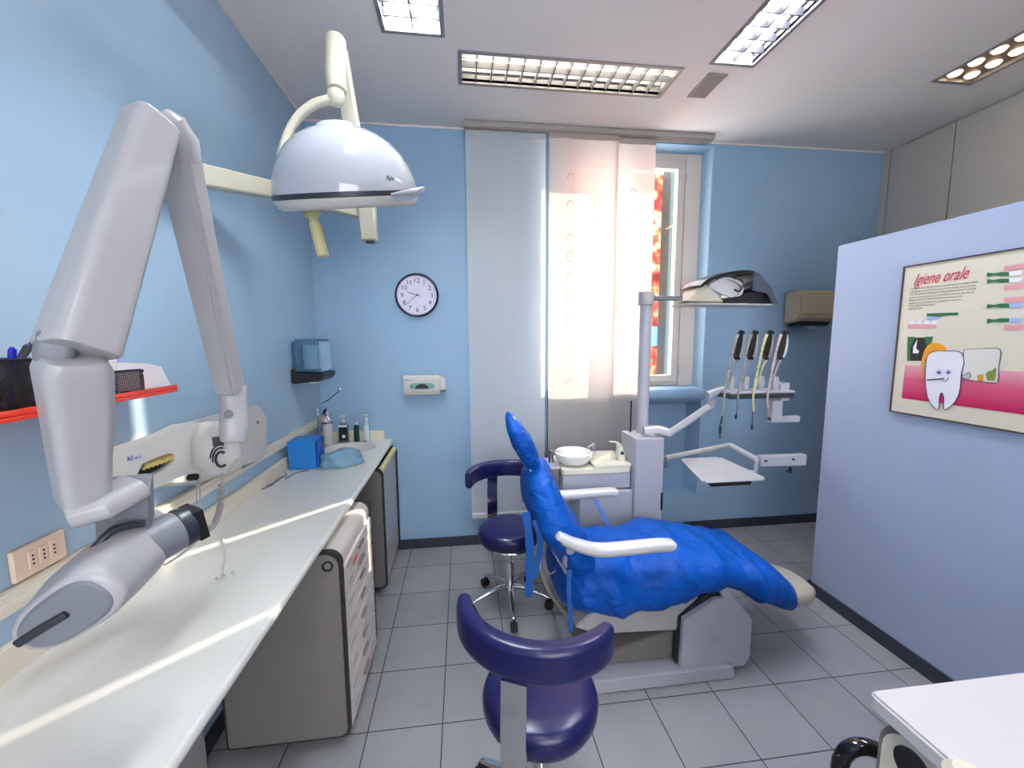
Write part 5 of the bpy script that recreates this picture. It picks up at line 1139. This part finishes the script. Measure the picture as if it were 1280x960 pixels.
bm = BM(); vs = [bm.verts.new(Q(x, y, .0044)) for x, y in cap_]; es = [bm.edges.new((vs[i], vs[(i+1) % len(vs)])) for i in range(len(vs))]; bmesh.ops.triangle_fill(bm, edges=es, use_beauty=True); mk('nightcap_print', bm, M_org, sheet, smooth=False)
bm = BM(); lathe(bm, [(0, 0), (.008, 0), (.008, .001), (0, .001)], Q(*Z4(220, 656), .0046), (-1, 0, 0), seg=16); mk('bobble_print', bm, flat('print_red', '#C85A4A'), sheet, smooth=False)
for ex in (302, 344):
    bm = BM(); lathe(bm, [(0, 0), (.010, 0), (.010, .0008), (0, .0008)], Q(*Z4(ex, 622), .0046), (-1, 0, 0), seg=18); e = mk('eye_print', bm, M_pblue, sheet, smooth=False)
    bm = BM(); lathe(bm, [(0, 0), (.0045, 0), (.0045, .0008), (0, .0008)], Q(*Z4(ex, 624), .0058), (-1, 0, 0), seg=14); mk('pupil_print', bm, M_ink, sheet, smooth=False)
outline(Zs([(250, 657), (290, 654), (325, 650)]), .0026, M_ink, 'toothbrush_print', .0056, closed=False)
outline(Zs([(320, 664), (334, 662), (344, 648)]), .0010, M_ink, 'smile_print', .0056, closed=False)
outline(Zs([(400, 640), (420, 634), (436, 624), (444, 640), (432, 650), (404, 654)]), .0012, M_ink, 'hand_print', .0056)

# ================================================================== CABINET BOTTOM RIGHT
rc = thing('side_cabinet', 'white-topped rolling side cabinet cut by the bottom right corner', 'cabinet', (2.3, .2, 0))
bm = BM(); prism(bm, rrect(2.34, .17, 1.0, 1.0, .015, 4), .835, .87, 'z', .005); mk('cabinet_top', bm, M_tabletop, rc)
bm = BM(); prism(bm, [(a, b) for a, b in rrect(.275, .442, .75, .765, .06)], 1.862, 1.882, 'x'); sp2 = mk('side_panel', bm, M_cream, rc)
bm = BM(); q = [(1.872, a, b) for a, b in rrect(.275, .442, .755, .775, .062)]; q.append(q[0]); tube(bm, q, .009, seg=8, k=2); mk('rubber_edge', bm, M_greyside, rc)
bm = BM(); e = Q; lathe(bm, [(0, 0), (.030, 0), (.034, .002), (.034, -.004), (0, -.004)], (1.861, .592, .775), (-1, 0, 0), seg=30); mk('round_grip', bm, M_black, rc)
bm = BM(); box(bm, 1.883, 2.80, -.08, .60, .06, .83, .006); mk('carcass', bm, M_door, rc)
for x in (1.99, 2.7):
    for y in (-.02, .52): bm = BM(); cyl(bm, (x-.012, y, .0275), (x+.012, y, .0275), .027, seg=20, bev=.004); box(bm, x-.015, x+.015, y-.01, y+.01, .035, .062, .002); mk('caster', bm, M_rubber, rc)
tp2 = thing('chair_arm', 'black curved chair armrest beside the side cabinet at the bottom edge', 'chair', (1.75, .6, 0))
bm = BM(); pts = [at(1048, 985, .95), at(1050, 955, .95), at(1060, 938, .94), at(1078, 933, .93), at(1100, 940, .92), at(1120, 958, .91), at(1135, 985, .90)]; tube(bm, pts, .017, seg=14); mk('armrest_loop', bm, mat('gloss_black', '#0D0E10', .15, coat=.4), tp2)
e0 = at(1048, 985, .95); e1 = at(1135, 985, .90)
bm = BM(); tube(bm, [e0, Vector((e0.x, e0.y, .02)), Vector((e0.x, e0.y, .0))], .014, seg=12, smooth=False); tube(bm, [e1, Vector((e1.x, e1.y, .02)), Vector((e1.x, e1.y, .0))], .014, seg=12, smooth=False); mk('leg', bm, M_chrome, tp2)
mt = thing('metal_knob', 'pale metal knob at the bottom edge in front of the white cabinet top', 'knob', at(1210, 960, .72))
bm = BM(); p = at(1210, 978, .60); lathe(bm, [(0, .02), (.018, .018), (.028, .008), (.030, -.005), (.024, -.03), (.020, -.06)], p, seg=30); mk('knob_cap', bm, M_cream, mt)
bm = BM(); cyl(bm, (p.x, p.y, 0), (p.x, p.y, p.z-.05), .016, seg=16); mk('knob_stem', bm, M_chrome, mt)
